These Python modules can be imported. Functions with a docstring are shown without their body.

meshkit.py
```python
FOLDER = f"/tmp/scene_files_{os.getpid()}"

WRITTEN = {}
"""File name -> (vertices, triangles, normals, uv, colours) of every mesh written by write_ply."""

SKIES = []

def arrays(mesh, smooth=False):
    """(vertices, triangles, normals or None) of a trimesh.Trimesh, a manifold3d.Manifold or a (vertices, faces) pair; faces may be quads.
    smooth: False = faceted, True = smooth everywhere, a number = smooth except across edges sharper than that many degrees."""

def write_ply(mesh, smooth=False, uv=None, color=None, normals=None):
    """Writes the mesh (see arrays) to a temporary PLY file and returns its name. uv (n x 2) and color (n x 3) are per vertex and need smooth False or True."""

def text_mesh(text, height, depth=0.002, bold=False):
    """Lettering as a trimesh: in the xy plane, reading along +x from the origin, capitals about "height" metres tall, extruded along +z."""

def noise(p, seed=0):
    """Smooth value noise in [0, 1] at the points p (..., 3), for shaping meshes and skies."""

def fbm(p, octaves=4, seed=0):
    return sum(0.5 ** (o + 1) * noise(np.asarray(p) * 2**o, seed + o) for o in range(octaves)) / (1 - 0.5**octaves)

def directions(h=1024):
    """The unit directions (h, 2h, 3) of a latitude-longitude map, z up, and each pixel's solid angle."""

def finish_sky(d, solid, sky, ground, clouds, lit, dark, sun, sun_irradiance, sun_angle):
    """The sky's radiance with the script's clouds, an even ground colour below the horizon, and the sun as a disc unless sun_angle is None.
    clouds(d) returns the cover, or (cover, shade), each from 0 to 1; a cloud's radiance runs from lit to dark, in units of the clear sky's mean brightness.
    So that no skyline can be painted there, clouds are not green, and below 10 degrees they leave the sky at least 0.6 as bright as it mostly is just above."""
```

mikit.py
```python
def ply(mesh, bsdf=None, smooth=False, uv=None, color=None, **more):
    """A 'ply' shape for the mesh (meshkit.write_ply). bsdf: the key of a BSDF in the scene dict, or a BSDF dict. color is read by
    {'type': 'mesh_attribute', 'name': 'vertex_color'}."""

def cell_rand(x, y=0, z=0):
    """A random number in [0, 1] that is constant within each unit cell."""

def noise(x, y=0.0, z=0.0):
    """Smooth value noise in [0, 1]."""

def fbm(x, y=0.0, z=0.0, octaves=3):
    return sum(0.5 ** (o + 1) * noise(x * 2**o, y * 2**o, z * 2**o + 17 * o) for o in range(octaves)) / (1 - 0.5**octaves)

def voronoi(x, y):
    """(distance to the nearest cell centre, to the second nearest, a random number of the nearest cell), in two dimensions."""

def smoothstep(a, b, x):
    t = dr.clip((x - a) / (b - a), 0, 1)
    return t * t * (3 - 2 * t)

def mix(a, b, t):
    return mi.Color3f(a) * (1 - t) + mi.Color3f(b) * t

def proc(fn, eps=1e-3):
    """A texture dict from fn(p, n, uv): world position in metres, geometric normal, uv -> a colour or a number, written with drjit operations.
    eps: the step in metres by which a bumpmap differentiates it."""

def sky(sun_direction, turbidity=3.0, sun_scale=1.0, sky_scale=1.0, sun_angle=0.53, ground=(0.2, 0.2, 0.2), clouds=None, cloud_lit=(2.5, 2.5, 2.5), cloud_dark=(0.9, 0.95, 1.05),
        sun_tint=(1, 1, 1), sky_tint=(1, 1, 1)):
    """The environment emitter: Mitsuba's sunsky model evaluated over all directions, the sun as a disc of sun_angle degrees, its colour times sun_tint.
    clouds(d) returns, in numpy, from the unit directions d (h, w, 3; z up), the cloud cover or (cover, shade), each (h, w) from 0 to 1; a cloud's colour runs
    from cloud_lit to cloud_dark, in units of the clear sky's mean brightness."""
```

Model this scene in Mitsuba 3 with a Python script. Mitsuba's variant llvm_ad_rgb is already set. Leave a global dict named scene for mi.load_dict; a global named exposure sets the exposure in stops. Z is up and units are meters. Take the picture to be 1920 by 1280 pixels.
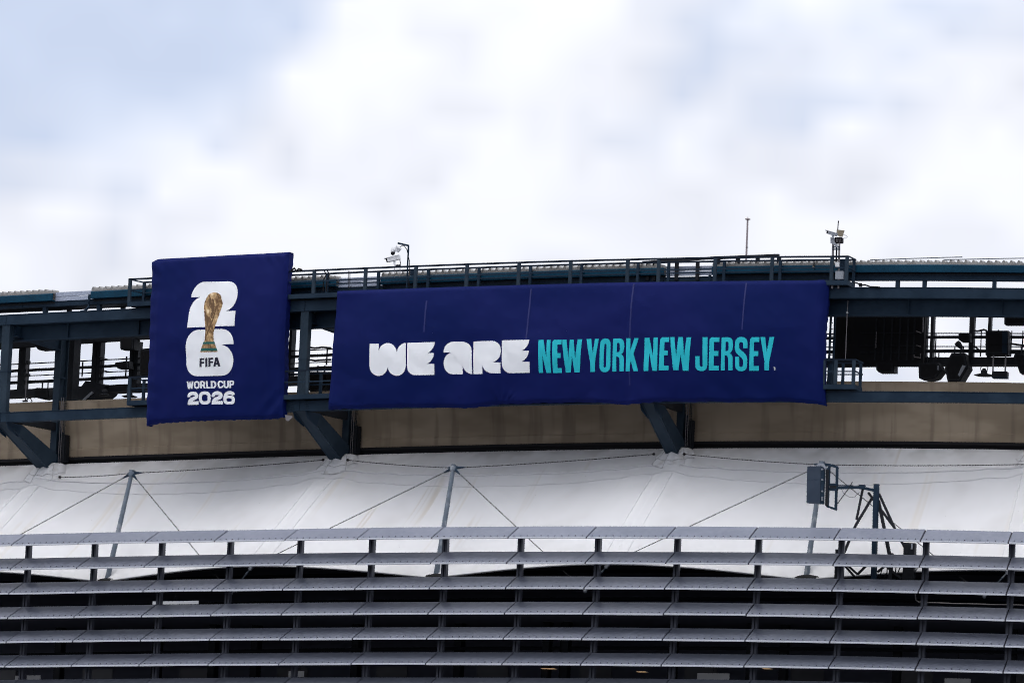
import math, random
import numpy as np, trimesh, mitsuba as mi, drjit as dr, mikit, meshkit
from mikit import proc, noise, fbm, smoothstep, mix, cell_rand
from shapely.geometry import Polygon, LineString
from shapely import affinity, box as sbox
random.seed(5); RNG = np.random.default_rng(5)
scene, labels = {}, {}
# ------------------------------------------------------------------ camera, sky, exposure
F_PX, PITCH, ROLL = 15036.0, 0.1234616, -0.047716          # focal length in pixels of a 1920 wide frame
CAM = np.array([1.5632, -379.1287, 1.7])
_cp, _sp, _cr, _sr = math.cos(PITCH), math.sin(PITCH), math.cos(ROLL), math.sin(ROLL)
FW = np.array([0, _cp, _sp]); _u0 = np.array([0, -_sp, _cp])
RT = np.array([_cr, 0, 0]) - _u0*_sr; UP = _u0*_cr + np.array([_sr, 0, 0])
T = mi.ScalarTransform4f
scene['camera'] = {'type': 'perspective', 'fov_axis': 'x', 'fov': math.degrees(2*math.atan(960/F_PX)), 'near_clip': 5.0, 'far_clip': 9000.0,
                   'to_world': T().look_at(origin=CAM.tolist(), target=(CAM+FW*100).tolist(), up=UP.tolist())}
CLOUD_SEED = 5871
def clouds(d):
    # broken stratus: large soft masses with wispy edges and grey undersides, the same everywhere on the dome
    q = np.stack([d[..., 0] - d[..., 2]*1.1, d[..., 1], d[..., 2]*2.3 + d[..., 0]*0.4], -1)
    w = np.stack([meshkit.fbm(d*26 + k*7.7, 3, seed=CLOUD_SEED+40+k) for k in range(3)], -1) - 0.5
    big = meshkit.fbm(q*12 + w*1.4, 3, seed=CLOUD_SEED)
    fine = meshkit.fbm(q*48 + w*3.0, 3, seed=CLOUD_SEED+11)
    puff = meshkit.noise(d*330 + w*9, seed=CLOUD_SEED+5) - 0.5
    x = (big*0.72 + fine*0.28 + puff*0.06 - 0.543)/0.108
    cover = np.clip((x+1.65)/1.65, 0, 1); cover = cover*cover*(3-2*cover)
    g = meshkit.fbm(d*95+3, 3, seed=CLOUD_SEED+77)*0.6 + fine*0.4 + puff*0.14
    sh = np.clip((0.58-g)/0.28 + (0.35-x)*0.20, 0, 1)
    lum = 1.66*(1+2*np.clip(d[..., 2], 0, 1))*(1-0.17*sh)               # the standard overcast sky: three times brighter overhead than at the horizon
    return 0.52+0.48*cover, np.clip((5.1-lum)/3.8, 0, 1)
exposure = 1.88
scene['sky'] = mikit.sky((-0.30, -0.32, 1.0), turbidity=4, sun_scale=0.22, sun_angle=46, sun_tint=(.82, .93, 1.14), clouds=clouds,
                         cloud_lit=(5.1, 5.1, 5.15), cloud_dark=(1.26, 1.32, 1.52), sky_tint=(1.25, 1.15, 1.12), ground=(0.12, 0.12, 0.13))
# ------------------------------------------------------------------ the stadium's plan: an arc; s runs along it, d outwards from the louvers' lips, z up
TH, KC, K2, PANEL, ZTOP = -0.5006131, 0.00747214, 0.000123407, 4.1335777, 39.2518
SS = np.linspace(-62, 62, 4961); _sc = np.clip(SS, -38, 38)
HD = TH + KC*_sc + K2*_sc**2 + (SS-_sc)*(KC+2*K2*_sc); _ds = SS[1]-SS[0]
def _cum(g):
    c = np.concatenate([[0], np.cumsum((g[1:]+g[:-1])/2)*_ds]); return c - np.interp(0, SS, c)
CX, CY, NX, NY = _cum(np.cos(HD)), _cum(np.sin(HD)), np.sin(HD), -np.cos(HD)
def W(s, d, z):
    s, d, z = np.broadcast_arrays(np.asarray(s, float), d, z)
    return np.stack([np.interp(s, SS, CX)+d*np.interp(s, SS, NX), np.interp(s, SS, CY)+d*np.interp(s, SS, NY), z], -1)
def at1(u, v, d):
    "(s, z) of the photograph's point (u, v) on the vertical surface at distance d"
    r = FW + RT*(u-960)/F_PX + UP*(640-v)/F_PX
    g = (CX+d*NX-CAM[0])*r[1] - (CY+d*NY-CAM[1])*r[0]
    i = np.where(np.diff(np.sign(g)) != 0)[0]; i = i[np.argmin(np.abs(SS[i]))]
    s = SS[i] + _ds*g[i]/(g[i]-g[i+1]); P = W(s, d, 0)
    return float(s), float(CAM[2] + (P[1]-CAM[1])/r[1]*r[2])
def at(pts, d): return np.array([at1(u, v, d) for u, v in pts])
def wp(u, v, d):
    s, z = at1(u, v, d); return W(s, d, z)
TILT = 0.0045
# ------------------------------------------------------------------ materials
def rgb(*c): return {'type': 'rgb', 'value': list(c)}
def two(b): return {'type': 'twosided', 'b': b}
def prin(col, rough=0.5, spec=0.4, metal=0.0, **k):
    return two({'type': 'principled', 'base_color': col if isinstance(col, dict) else rgb(*col), 'roughness': rough, 'specular': spec, 'metallic': metal, **k})
def paint(a, b, sc=1.3, streak=0.25):
    def fn(p, n, uv):
        f = fbm(p.x*sc, p.y*sc, p.z*sc, 4); g = fbm(p.x*9, p.y*9, p.z*0.8, 2)
        return mix(a, b, smoothstep(0.3, 0.7, f)*(1-streak) + streak*g)
    return proc(fn)
M = scene
M['steel'] = prin(paint((.008, .020, .038), (.016, .032, .055)), .6, .12)
M['steel_light'] = prin(paint((.016, .029, .046), (.025, .041, .061)), .6, .12)
M['steel_black'] = prin(paint((.006, .008, .012), (.012, .014, .020)), .6, .25)
M['steel_rail'] = prin(paint((.006, .011, .022), (.010, .018, .032)), .6, .1)
M['teal'] = prin(paint((.001, .030, .062), (.003, .045, .085), .8), .5, .12)
M['zinc'] = prin(paint((.17, .165, .16), (.27, .265, .26), 2.5), .5, .4)
M['skylight'] = prin(paint((.30, .34, .44), (.33, .37, .47), .6), .35, .5)
def _louver(p, n, uv):
    f = fbm(p.x*.9, p.y*.9, p.z*1.5, 4); st = fbm(p.x*7, p.y*7, p.z*.7, 3); pan = cell_rand(uv.x*1.0, uv.y*1.0, 3)
    return mix((.160, .176, .226), (.206, .222, .280), smoothstep(.25, .80, f*.42+st*.38+pan*.40-.10))
M['louver_metal'] = prin(proc(_louver), .4, .3, .3)
M['lit_lip_metal'] = prin((.38, .40, .45), .5, .4)  # paler than the panels: light caught along the lip edge, painted into its colour
M['post_metal'] = prin(paint((.055, .060, .082), (.085, .092, .12)), .45, .5, .2)
M['bolt'] = prin((.03, .03, .04), .5, .3)
def _fabric(p, n, uv):
    s, v = uv.x, uv.y
    dirt = fbm(s*.35, v*3.2, 1.5, 4); fine = fbm(s*2.2, v*2.5, 4.0, 3)
    c = mix((.585, .59, .61), (.515, .515, .525), smoothstep(.42, .75, dirt)*.7 + .12*fine)
    run = fbm(s*1.15, v*.55, 9.0, 3); thin = noise(s*6.5, v*1.2, 2.0)                  # rain runs down the slope
    k = smoothstep(.60, .74, run)*smoothstep(.28, .8, thin)*smoothstep(.05, .3, v)*(1-smoothstep(.72, .98, v))
    c = mix(c, (.52, .48, .42), k*.45)
    rust = smoothstep(.68, .80, fbm(s*.8+4, v*1.4, 5.0, 3))*smoothstep(.35, .75, noise(s*8, v*.9, 7.))*(1-smoothstep(.5, .8, v))
    c = mix(c, (.38, .30, .19), rust*.38)
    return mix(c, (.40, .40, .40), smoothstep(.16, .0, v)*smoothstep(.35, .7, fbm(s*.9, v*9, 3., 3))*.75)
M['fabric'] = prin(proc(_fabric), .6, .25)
M['fabric_seam'] = prin((.58, .585, .60), .6, .25)
def _cap(p, n, uv):
    f = fbm(p.x*2.6, p.y*2.6, p.z*2.6, 4)
    return mix((.585, .59, .61), (.49, .485, .48), smoothstep(.5, .8, f))
M['boot_stitch'] = prin((.36, .36, .37), .6, .2)
M['cap_fabric'] = prin(proc(_cap), .6, .25)
def _tan(p, n, uv):
    f = fbm(uv.x*.35, uv.y*1.2, 1., 4); run = fbm(uv.x*2.4, uv.y*.22, 5., 4)
    c = mix((.245, .195, .142), (.32, .26, .195), smoothstep(.3, .7, f))
    return mix(c, (.15, .118, .09), smoothstep(.5, .8, run)*.55)
M['tan_concrete'] = prin(proc(_tan), .8, .2)
M['black'] = prin((.006, .006, .008), .7, .2)
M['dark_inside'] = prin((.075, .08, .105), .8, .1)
M['concourse_door'] = prin((.06, .06, .07), .4, .5)
M['cable_black'] = prin((.015, .017, .022), .5, .3)
def _galv(p, n, uv):
    f = fbm(p.x*5, p.y*5, p.z*2.2, 4)
    return mix((.085, .11, .145), (.22, .24, .27), smoothstep(.5, .8, f))
M['mast_metal'] = prin(proc(_galv), .5, .4, .1)
def _cloth(p, n, uv):
    f = fbm(uv.x*.16, uv.y*.3, 2., 3); g = fbm(uv.x*1.5, uv.y*1.5, 6., 3)
    return mix((.0018, .0080, .074), (.0052, .0098, .088), smoothstep(.25, .75, f*.8+g*.2))
M['banner_cloth'] = prin(proc(_cloth), .7, .08)
M['cloth_seam'] = prin((.011, .016, .108), .6, .3)
M['white_print'] = prin((.84, .86, .90), .6, .2)
M['teal_print'] = prin((.022, .48, .575), .6, .15)
M['dark_print'] = prin((.012, .013, .03), .5, .3)
M['green_print'] = prin((.008, .095, .085), .5, .3)
def _gold(p, n, uv):
    w = fbm(uv.x*5+uv.y*2.5, uv.y*2.2, 3., 4); g = noise(uv.x*14, uv.y*11, 2.)
    c = mix((.13, .065, .025), (.50, .33, .16), smoothstep(.3, .68, w*.75+g*.25))
    return mix(c, (.78, .63, .43), smoothstep(.62, .8, w*.8+g*.2))
M['gold_print'] = prin(proc(_gold), .5, .3)
M['brown_print'] = prin((.13, .07, .03), .5, .3)
M['white_plastic'] = prin((.62, .63, .66), .4, .5)
M['grey_plastic'] = prin((.24, .26, .30), .45, .4)
M['antenna_shell'] = prin(paint((.026, .040, .066), (.036, .052, .080), 2.), .5, .2)
M['beige_metal'] = prin((.21, .18, .13), .5, .4)
M['pole_metal'] = prin((.26, .22, .23), .4, .5, .3)
M['conduit'] = prin((.16, .15, .16), .4, .5, .3)
M['sign_white'] = prin((.55, .56, .58), .6, .3)
M['asphalt'] = prin(paint((.045, .045, .048), (.075, .074, .072), .2), .9, .1)
# ------------------------------------------------------------------ object helpers
def numbered(name):
    k, i = name, 0
    while k in scene or k in used: i += 1; k = f'{name}_{i:03d}'
    used.add(k); return k
used = set()
def thing(name, label, cat, group=None, **more):
    k = numbered(name); labels[k] = {'label': label, 'category': cat, **more}
    if group: labels[k]['group'] = group
    return k
class MB:
    def __init__(s): s.v, s.f, s.n, s.uvs = [], [], 0, []
    def add(s, v, f, uv=None):
        v = np.asarray(v, float); f = np.asarray(f, int)
        if f.shape[1] == 4: f = np.vstack([f[:, [0, 1, 2]], f[:, [0, 2, 3]]])
        s.v.append(v); s.f.append(f+s.n); s.n += len(v); s.uvs.append(np.zeros((len(v), 2)) if uv is None else np.asarray(uv)); return s
    def mesh(s): return np.vstack(s.v), np.vstack(s.f)
    def build(s, name, mat, parent=None, smooth=False, uv=False, label=None, kind=None):
        k = numbered(f'{parent}__{name}' if parent else name)
        scene[k] = mikit.ply(s.mesh(), mat, smooth=smooth, uv=np.vstack(s.uvs) if uv else None)
        if label or kind: labels[k] = {**({'label': label} if label else {}), **({'kind': kind} if kind else {})}
        return k
    # a convex profile (d, z) swept along s
    def sweep(s, prof, s0, s1, step=1.2, tilt=TILT, uv=None):
        n = max(2, int(math.ceil(abs(s1-s0)/step))+1); t = np.linspace(s0, s1, n); p = np.asarray(prof, float); m = len(p)
        v = W(t[:, None], p[None, :, 0], p[None, :, 1]+tilt*t[:, None]).reshape(-1, 3)
        i, j = np.meshgrid(np.arange(n-1), np.arange(m), indexing='ij'); j2 = (j+1) % m
        q = np.stack([i*m+j, (i+1)*m+j, (i+1)*m+j2, i*m+j2], -1).reshape(-1, 4)
        f = np.vstack([q[:, [0, 1, 2]], q[:, [0, 2, 3]]])
        caps = [[0, k+1, k] for k in range(1, m-1)] + [[(n-1)*m, (n-1)*m+k, (n-1)*m+k+1] for k in range(1, m-1)]
        return s.add(v, np.vstack([f, caps]), np.tile(uv, (len(v), 1)) if uv is not None else None)
    def box(s, s0, s1, d0, d1, z0, z1, tilt=0.0, step=1.2):
        return s.sweep([(d0, z0), (d1, z0), (d1, z1), (d0, z1)], s0, s1, step, tilt)
    # square bar between two world points
    def bar(s, a, b, w, h=None, up=(0, 0, 1)):
        a, b = np.asarray(a, float), np.asarray(b, float); h = h or w; t = (b-a)/np.linalg.norm(b-a); up = np.asarray(up, float)
        if abs(t@up) > .97: up = np.array([.88, -.47, 0])
        x = np.cross(t, up); x /= np.linalg.norm(x); y = np.cross(x, t)
        c = [(-1, -1), (1, -1), (1, 1), (-1, 1)]
        v = [e + x*w/2*i + y*h/2*j for e in (a, b) for i, j in c]
        return s.add(v, [[0, 1, 5, 4], [1, 2, 6, 5], [2, 3, 7, 6], [3, 0, 4, 7], [3, 2, 1, 0], [4, 5, 6, 7]])
    def tube(s, pts, r, n=8):
        p = np.asarray(pts, float); r = np.broadcast_to(r, len(p)); t = np.gradient(p, axis=0); t /= np.linalg.norm(t, axis=1, keepdims=True)
        a = np.cross(t, np.where(np.abs(t[:, 2:]) < .9, [0, 0, 1.], [1., 0, 0])); a /= np.linalg.norm(a, axis=1, keepdims=True); b = np.cross(t, a)
        g = np.arange(n)*2*np.pi/n
        v = (p[:, None] + r[:, None, None]*(np.cos(g)[None, :, None]*a[:, None] + np.sin(g)[None, :, None]*b[:, None])).reshape(-1, 3)
        i, j = np.meshgrid(np.arange(len(p)-1), np.arange(n), indexing='ij'); j2 = (j+1) % n
        q = np.stack([i*n+j, i*n+j2, (i+1)*n+j2, (i+1)*n+j], -1).reshape(-1, 4); k = (len(p)-1)*n
        caps = [[0, c+1, c] for c in range(1, n-1)] + [[k, k+c, k+c+1] for c in range(1, n-1)]
        return s.add(v, np.vstack([q[:, [0, 1, 2]], q[:, [0, 2, 3]], caps]))
    def ball(s, c, r, sc=(1, 1, 1), sub=2):
        m = trimesh.creation.icosphere(subdivisions=sub, radius=1.0); return s.add(np.asarray(c)+np.array(m.vertices)*np.array(sc)*r, m.faces)
    # a polygon in (s, z), as a slab from distance d0 back to d1, following the arc
    def slab(s, poly, d0, d1, size=None, disp=None, grow=True):
        for g in getattr(poly, 'geoms', [poly]):
            if g.is_empty or g.area < 1e-6: continue
            m = trimesh.creation.extrude_polygon(g, 1.0, engine='earcut')
            if size: v, f = trimesh.remesh.subdivide_to_size(m.vertices, m.faces, size, max_iter=8)
            else: v, f = np.array(m.vertices), np.array(m.faces)
            e = disp(v[:, 0], v[:, 1]) if disp else 0.0
            s.add(W(v[:, 0], d1+(d0-d1)*v[:, 2]+e, v[:, 1]), f, v[:, :2])
        return s
    def pxslab(s, pts, d0, d1): return s.slab(Polygon(at(pts, d0)), d0, d1)
    def pxbox(s, u0, v0, u1, v1, d0, d1):
        (a, _), (b, _) = at1(u0, (v0+v1)/2, d0), at1(u1, (v0+v1)/2, d0); z1, z0 = at1((u0+u1)/2, v0, d0)[1], at1((u0+u1)/2, v1, d0)[1]
        return s.box(a, b, d1, d0, z0, z1)
def line3(pts, n=8):
    p = np.asarray(pts, float); return np.vstack([p[i]+(p[i+1]-p[i])*np.linspace(0, 1, n, endpoint=i == len(p)-2)[:, None] for i in range(len(p)-1)])
def sag(a, b, drop, n=14):
    t = np.linspace(0, 1, n)[:, None]; p = np.asarray(a)+(np.asarray(b)-a)*t; p[:, 2] -= drop*4*(t*(1-t))[:, 0]; return p
def hoop(s0, s1, d, z, n=None, tilt=TILT):
    t = np.linspace(s0, s1, n or max(2, int(abs(s1-s0)/1.0)+1)); return W(t, d, z+tilt*t)
# ------------------------------------------------------------------ ground
g = MB(); a = np.arange(48)*2*np.pi/48
g.add(np.vstack([np.stack([4000*np.cos(a), 4000*np.sin(a), a*0], 1), [[0, 0, 0]]]), np.stack([np.arange(48), (np.arange(48)+1) % 48, a.astype(int)*0+48], 1))
g.build('ground', 'asphalt'); labels['ground'] = {'label': 'grey asphalt ground around the stadium', 'kind': 'structure'}
# ------------------------------------------------------------------ louver screen
SEAM = [(i-6.5)*PANEL for i in range(-2, 17)]; ROWS = 8; PITCH_Z = 1.2
ls = thing('louver_screen', 'grey metal louver screen of stacked sloping panels across the bottom of the stadium front', 'louver screen')
bolts = MB()
for j in range(ROWS):
    z = ZTOP-PITCH_Z*j
    for i in range(len(SEAM)-1):
        s0, s1 = SEAM[i]+.038, SEAM[i+1]-.038; e = RNG.normal(0, .006, 3)
        zz = z+e[0]; dt, zt = -1.12+e[1], .655+e[2]
        m = MB(); uv = (i+.5, j+.5)
        m.sweep([(0, zz), (0, zz+.055), (dt, zz+zt+.03), (dt-.035, zz+zt), (dt, zz+zt-.03)], s0, s1, 1.04, 0, uv)
        m.sweep([(dt-.14, zz+zt-.035), (dt-.035, zz+zt-.025), (dt-.035, zz+zt+.004), (dt-.14, zz+zt-.01)], s0, s1, 1.04, 0, uv)
        pk = m.build('panel', 'louver_metal', ls, uv=True)
        MB().sweep([(.002, zz-.03), (.020, zz-.03), (.024, zz+.015), (.002, zz+.05)], s0, s1, 1.04, 0).build('lip', 'lit_lip_metal', pk)
        q = SEAM[i]; MB().sweep([(-.02, zz-.02), (dt-.02, zz+zt-.055), (dt-.02, zz+zt-.025), (-.02, zz+.015)], q-.09, q+.09, .5, 0).build('joint_strip', 'bolt', ls)
        if -37 < s0 < 33 and j < 6:
            for t in np.linspace(s0+.22, s1-.22, 11):
                k = .085; c = W(t, k*dt, zz+.055+k*(zt-.03)+.004); n = W(t, k*dt+.5, zz+.055+k*(zt-.03)+.87)-c; n = n/np.linalg.norm(n)
                bolts.bar(c, c+n*.026, .042, .042)
for sm in SEAM:
    m = MB(); zt = ZTOP+.60; zb = ZTOP-PITCH_Z*ROWS
    for a, b in ((-.135, -.035), (.035, .135)): m.box(sm+a, sm+b, -1.48, -1.27, zb, zt, step=.5)
    m.box(sm-.034, sm+.034, -1.45, -1.36, zb, zt-.02, step=.5)
    m.box(sm-.16, sm-.137, -1.78, -1.30, zb, zt-.05, step=.5)
    m.build('post', 'post_metal', ls)
bolts.build('bolts', 'bolt', ls, kind='stuff', label='rows of small dark bolts along the panel lips')
# ------------------------------------------------------------------ dark concourse behind the screen
cc = thing('concourse', 'unlit concourse behind the louver screen', 'concourse')
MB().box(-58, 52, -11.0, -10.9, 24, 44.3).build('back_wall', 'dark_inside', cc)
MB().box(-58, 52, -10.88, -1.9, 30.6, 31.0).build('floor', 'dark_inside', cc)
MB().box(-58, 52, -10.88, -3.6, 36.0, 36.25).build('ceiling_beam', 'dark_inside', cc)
for u in (396, 1022, 1058, 1405):
    MB().pxbox(u-6, 1150, u+6, 1300, -7.2, -7.6).build('pillar', 'steel_black', cc)
for (u0, v0, u1, v1, t) in [(28, 1266, 37, 1277, 'small white notice on the far left behind the lowest louvers'), (50, 1265, 75, 1277, 'wide white notice on the left behind the lowest louvers'),
        (286, 1126, 372, 1132, 'long white strip light glowing between the louvers on the left'), (541, 1257, 546, 1269, 'narrow white notice behind the lowest louvers'),
        (557, 1257, 569, 1268, 'square white notice behind the lowest louvers'), (1307, 1261, 1367, 1275, 'wide white notice behind the lowest louvers right of centre'),
        (1771, 1271, 1820, 1283, 'white notice on the far right behind the lowest louvers')]:
    k = thing('notice', t, 'notice'); m = MB().pxbox(u0, v0, u1, v1, -3.2, -3.25); kb = m.build('board', 'sign_white', k)
    if 'light' in t: scene[kb]['emitter'] = {'type': 'area', 'radiance': rgb(.05, .053, .06)}
    MB().tube([W(at1((u0+u1)/2, v0, -3.22)[0], -3.22, at1((u0+u1)/2, v0, -3.22)[1]+h) for h in (0, .5, 1.2)], .012, 5).build('hanger', 'cable_black', k)
for (u, v, w, t) in [(1027, 1252, 26, 'widest of the warm ceiling lamps lit in the dark concourse, left of the others'), (1202, 1258, 17, 'warm ceiling lamp lit in the concourse, middle one of three'), (1437, 1252, 15, 'warm ceiling lamp lit in the concourse, rightmost of three')]:
    k = thing('ceiling_lamp', t, 'lamp', 'warm lamps in the concourse')
    m = MB().pxbox(u-w/2, v-.7, u+w/2, v+.7, -7.0, -7.3); kk = m.build('diffuser', 'sign_white', k)
    scene[kk]['emitter'] = {'type': 'area', 'radiance': rgb(.07, .042, .020)}
for z, d in ((38.6, -8.9), (37.0, -6.4), (34.75, -7.4)):
    MB().tube(hoop(-45, 40, d, z, 80), .09, 6).build('pipe', 'steel_black', cc)
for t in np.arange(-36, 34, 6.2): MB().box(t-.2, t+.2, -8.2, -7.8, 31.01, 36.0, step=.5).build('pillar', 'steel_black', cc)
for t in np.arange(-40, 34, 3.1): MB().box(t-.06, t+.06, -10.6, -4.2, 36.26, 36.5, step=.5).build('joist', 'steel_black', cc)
for a in np.arange(-40, 34, 6.2):
    for e in (.9, 3.3): MB().box(a+e, a+e+1.9, -10.88, -10.84, 31.2, 33.4 if e < 2 else 34.2, step=.8).build('doorway', 'concourse_door', cc)
# ------------------------------------------------------------------ tan parapet wall
COL = [-52.0, -32.55, -14.0, 6.2, 26.6, 46.0]; MAST = [-43.0, -23.38, -3.68, 16.28, 36.3]
pw = thing('parapet_wall', 'tan weathered parapet wall running below the steel ring', 'wall')
def wallprof(z): return -10.7 + .42*np.clip((z-45.6)/2.2, 0, 1)**1.4
for a, b in zip(COL[:-1], COL[1:]):
    m = MB(); n, zs = int((b-a)/.6), np.concatenate([[45.10, 45.50, 45.52], np.linspace(45.7, 47.86, 9)])
    t = np.linspace(a+.012, b-.012, n); S, Z = np.meshgrid(t, zs); D = wallprof(Z)+np.where(Z < 45.51, .03, 0)
    v = W(S, D, Z+.003*S).reshape(-1, 3); i, j = np.meshgrid(np.arange(len(zs)-1), np.arange(n-1), indexing='ij'); k = i*n+j
    m.add(v, np.stack([k, k+1, k+n+1, k+n], -1).reshape(-1, 4), np.stack([S, Z], -1).reshape(-1, 2))
    m.sweep([(-10.9, 47.861), (-10.27, 47.861), (-10.25, 47.93), (-10.9, 47.93)], a+.012, b-.012, 1.2, .003, (a, 46.))
    m.sweep([(-10.95, 45.1), (-10.86, 45.1), (-10.80, 47.85), (-10.95, 47.85)], a+.012, b-.012, 1.2, .003, (a, 46.))
    m.build('panel', 'tan_concrete', pw, uv=True)
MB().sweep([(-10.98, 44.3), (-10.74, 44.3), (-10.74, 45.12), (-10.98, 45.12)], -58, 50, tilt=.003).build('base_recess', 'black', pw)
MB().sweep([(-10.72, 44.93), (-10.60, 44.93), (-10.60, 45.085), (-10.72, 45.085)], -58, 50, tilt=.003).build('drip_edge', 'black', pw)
# ------------------------------------------------------------------ white fabric canopy
fc = thing('fabric_canopy', 'white tensioned fabric canopy with rust streaks sloping down from the tan wall', 'canopy')
def phase(s):
    s = np.asarray(s, float); i = np.clip(np.searchsorted(MAST, s)-1, 0, len(MAST)-2); a, b = np.array(MAST)[i], np.array(MAST)[i+1]; c = np.array(COL)[i+1]
    t = np.where(s < c, (s-a)/(c-a), (b-s)/(b-c)); return np.clip(t, 0, 1)   # 0 at a mast, 1 under a column
def hem(s):
    p = phase(s); return -3.0 + .25*p, 37.72 + .62*np.sin(np.pi/2*p)**1.1 - .0015*np.asarray(s)
def fab(s, v):
    p = phase(s); dh, zh = hem(s); r = p**3
    dA, zA = -10.60, 44.75+.003*s; dB = -9.0 + .15*r; zB = 43.36 + .42*p**2.2 + .003*s
    t1 = np.clip(v/.2, 0, 1); t2 = np.clip((v-.2)/.8, 0, 1)
    d = np.where(v < .2, dA+(dB-dA)*t1, dB+(dh-dB)*t2)
    z = np.where(v < .2, zA+(zB-zA)*(t1**1.25) - .16*np.sin(np.pi*t1)*(1-p), zB+(zh-zB)*t2 - (.50-.62*r)*np.sin(np.pi*t2**.85)*.9)
    q = np.stack([s*.8, v*9, 0*s], -1)
    z = z + .05*(meshkit.fbm(q, 3, 8)-.5)*np.minimum(1, 8*v)*np.minimum(1, 8*(1-v))
    z = z + .07*np.sin(s*2.9+3*v)*np.exp(-((p-1)/.3)**2)*np.exp(-((v-.28)/.12)**2)
    return d, z
for a, b in zip(COL[:-1], COL[1:]):
    n, vs = 80, np.concatenate([np.linspace(0, .2, 12), np.linspace(.2, 1, 42)[1:]]); t = np.linspace(a, b, n)
    S, V = np.meshgrid(t, vs); D, Z = fab(S, V); m = MB(); k0 = np.arange(len(vs)-1)[:, None]*n+np.arange(n-1)[None]
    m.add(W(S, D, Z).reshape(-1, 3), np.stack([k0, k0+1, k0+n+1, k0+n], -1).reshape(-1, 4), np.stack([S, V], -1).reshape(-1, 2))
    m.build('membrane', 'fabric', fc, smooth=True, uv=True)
    for v0, r in ((.2, .035), (.265, .010)):
        d, z = fab(t, np.full(n, v0)); MB().tube(W(t, d+.01, z+.02), r, 6).build('weld_seam', 'fabric' if v0 == .2 else 'fabric_seam', fc, smooth=True)
    d, z = hem(t); MB().tube(W(t, d, z-.02), .05, 6).build('hem_cable', 'fabric_seam', fc, smooth=True)
    for c in (a-.55, a+.55):                                           # lapped strip over the ridge
        vv = np.linspace(.27, .98, 30); ss = np.full(30, c); d, z = fab(ss, vv); MB().tube(W(ss, d+.006, z+.01), .014, 4).build('ridge_seam', 'fabric_seam', fc)
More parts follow.
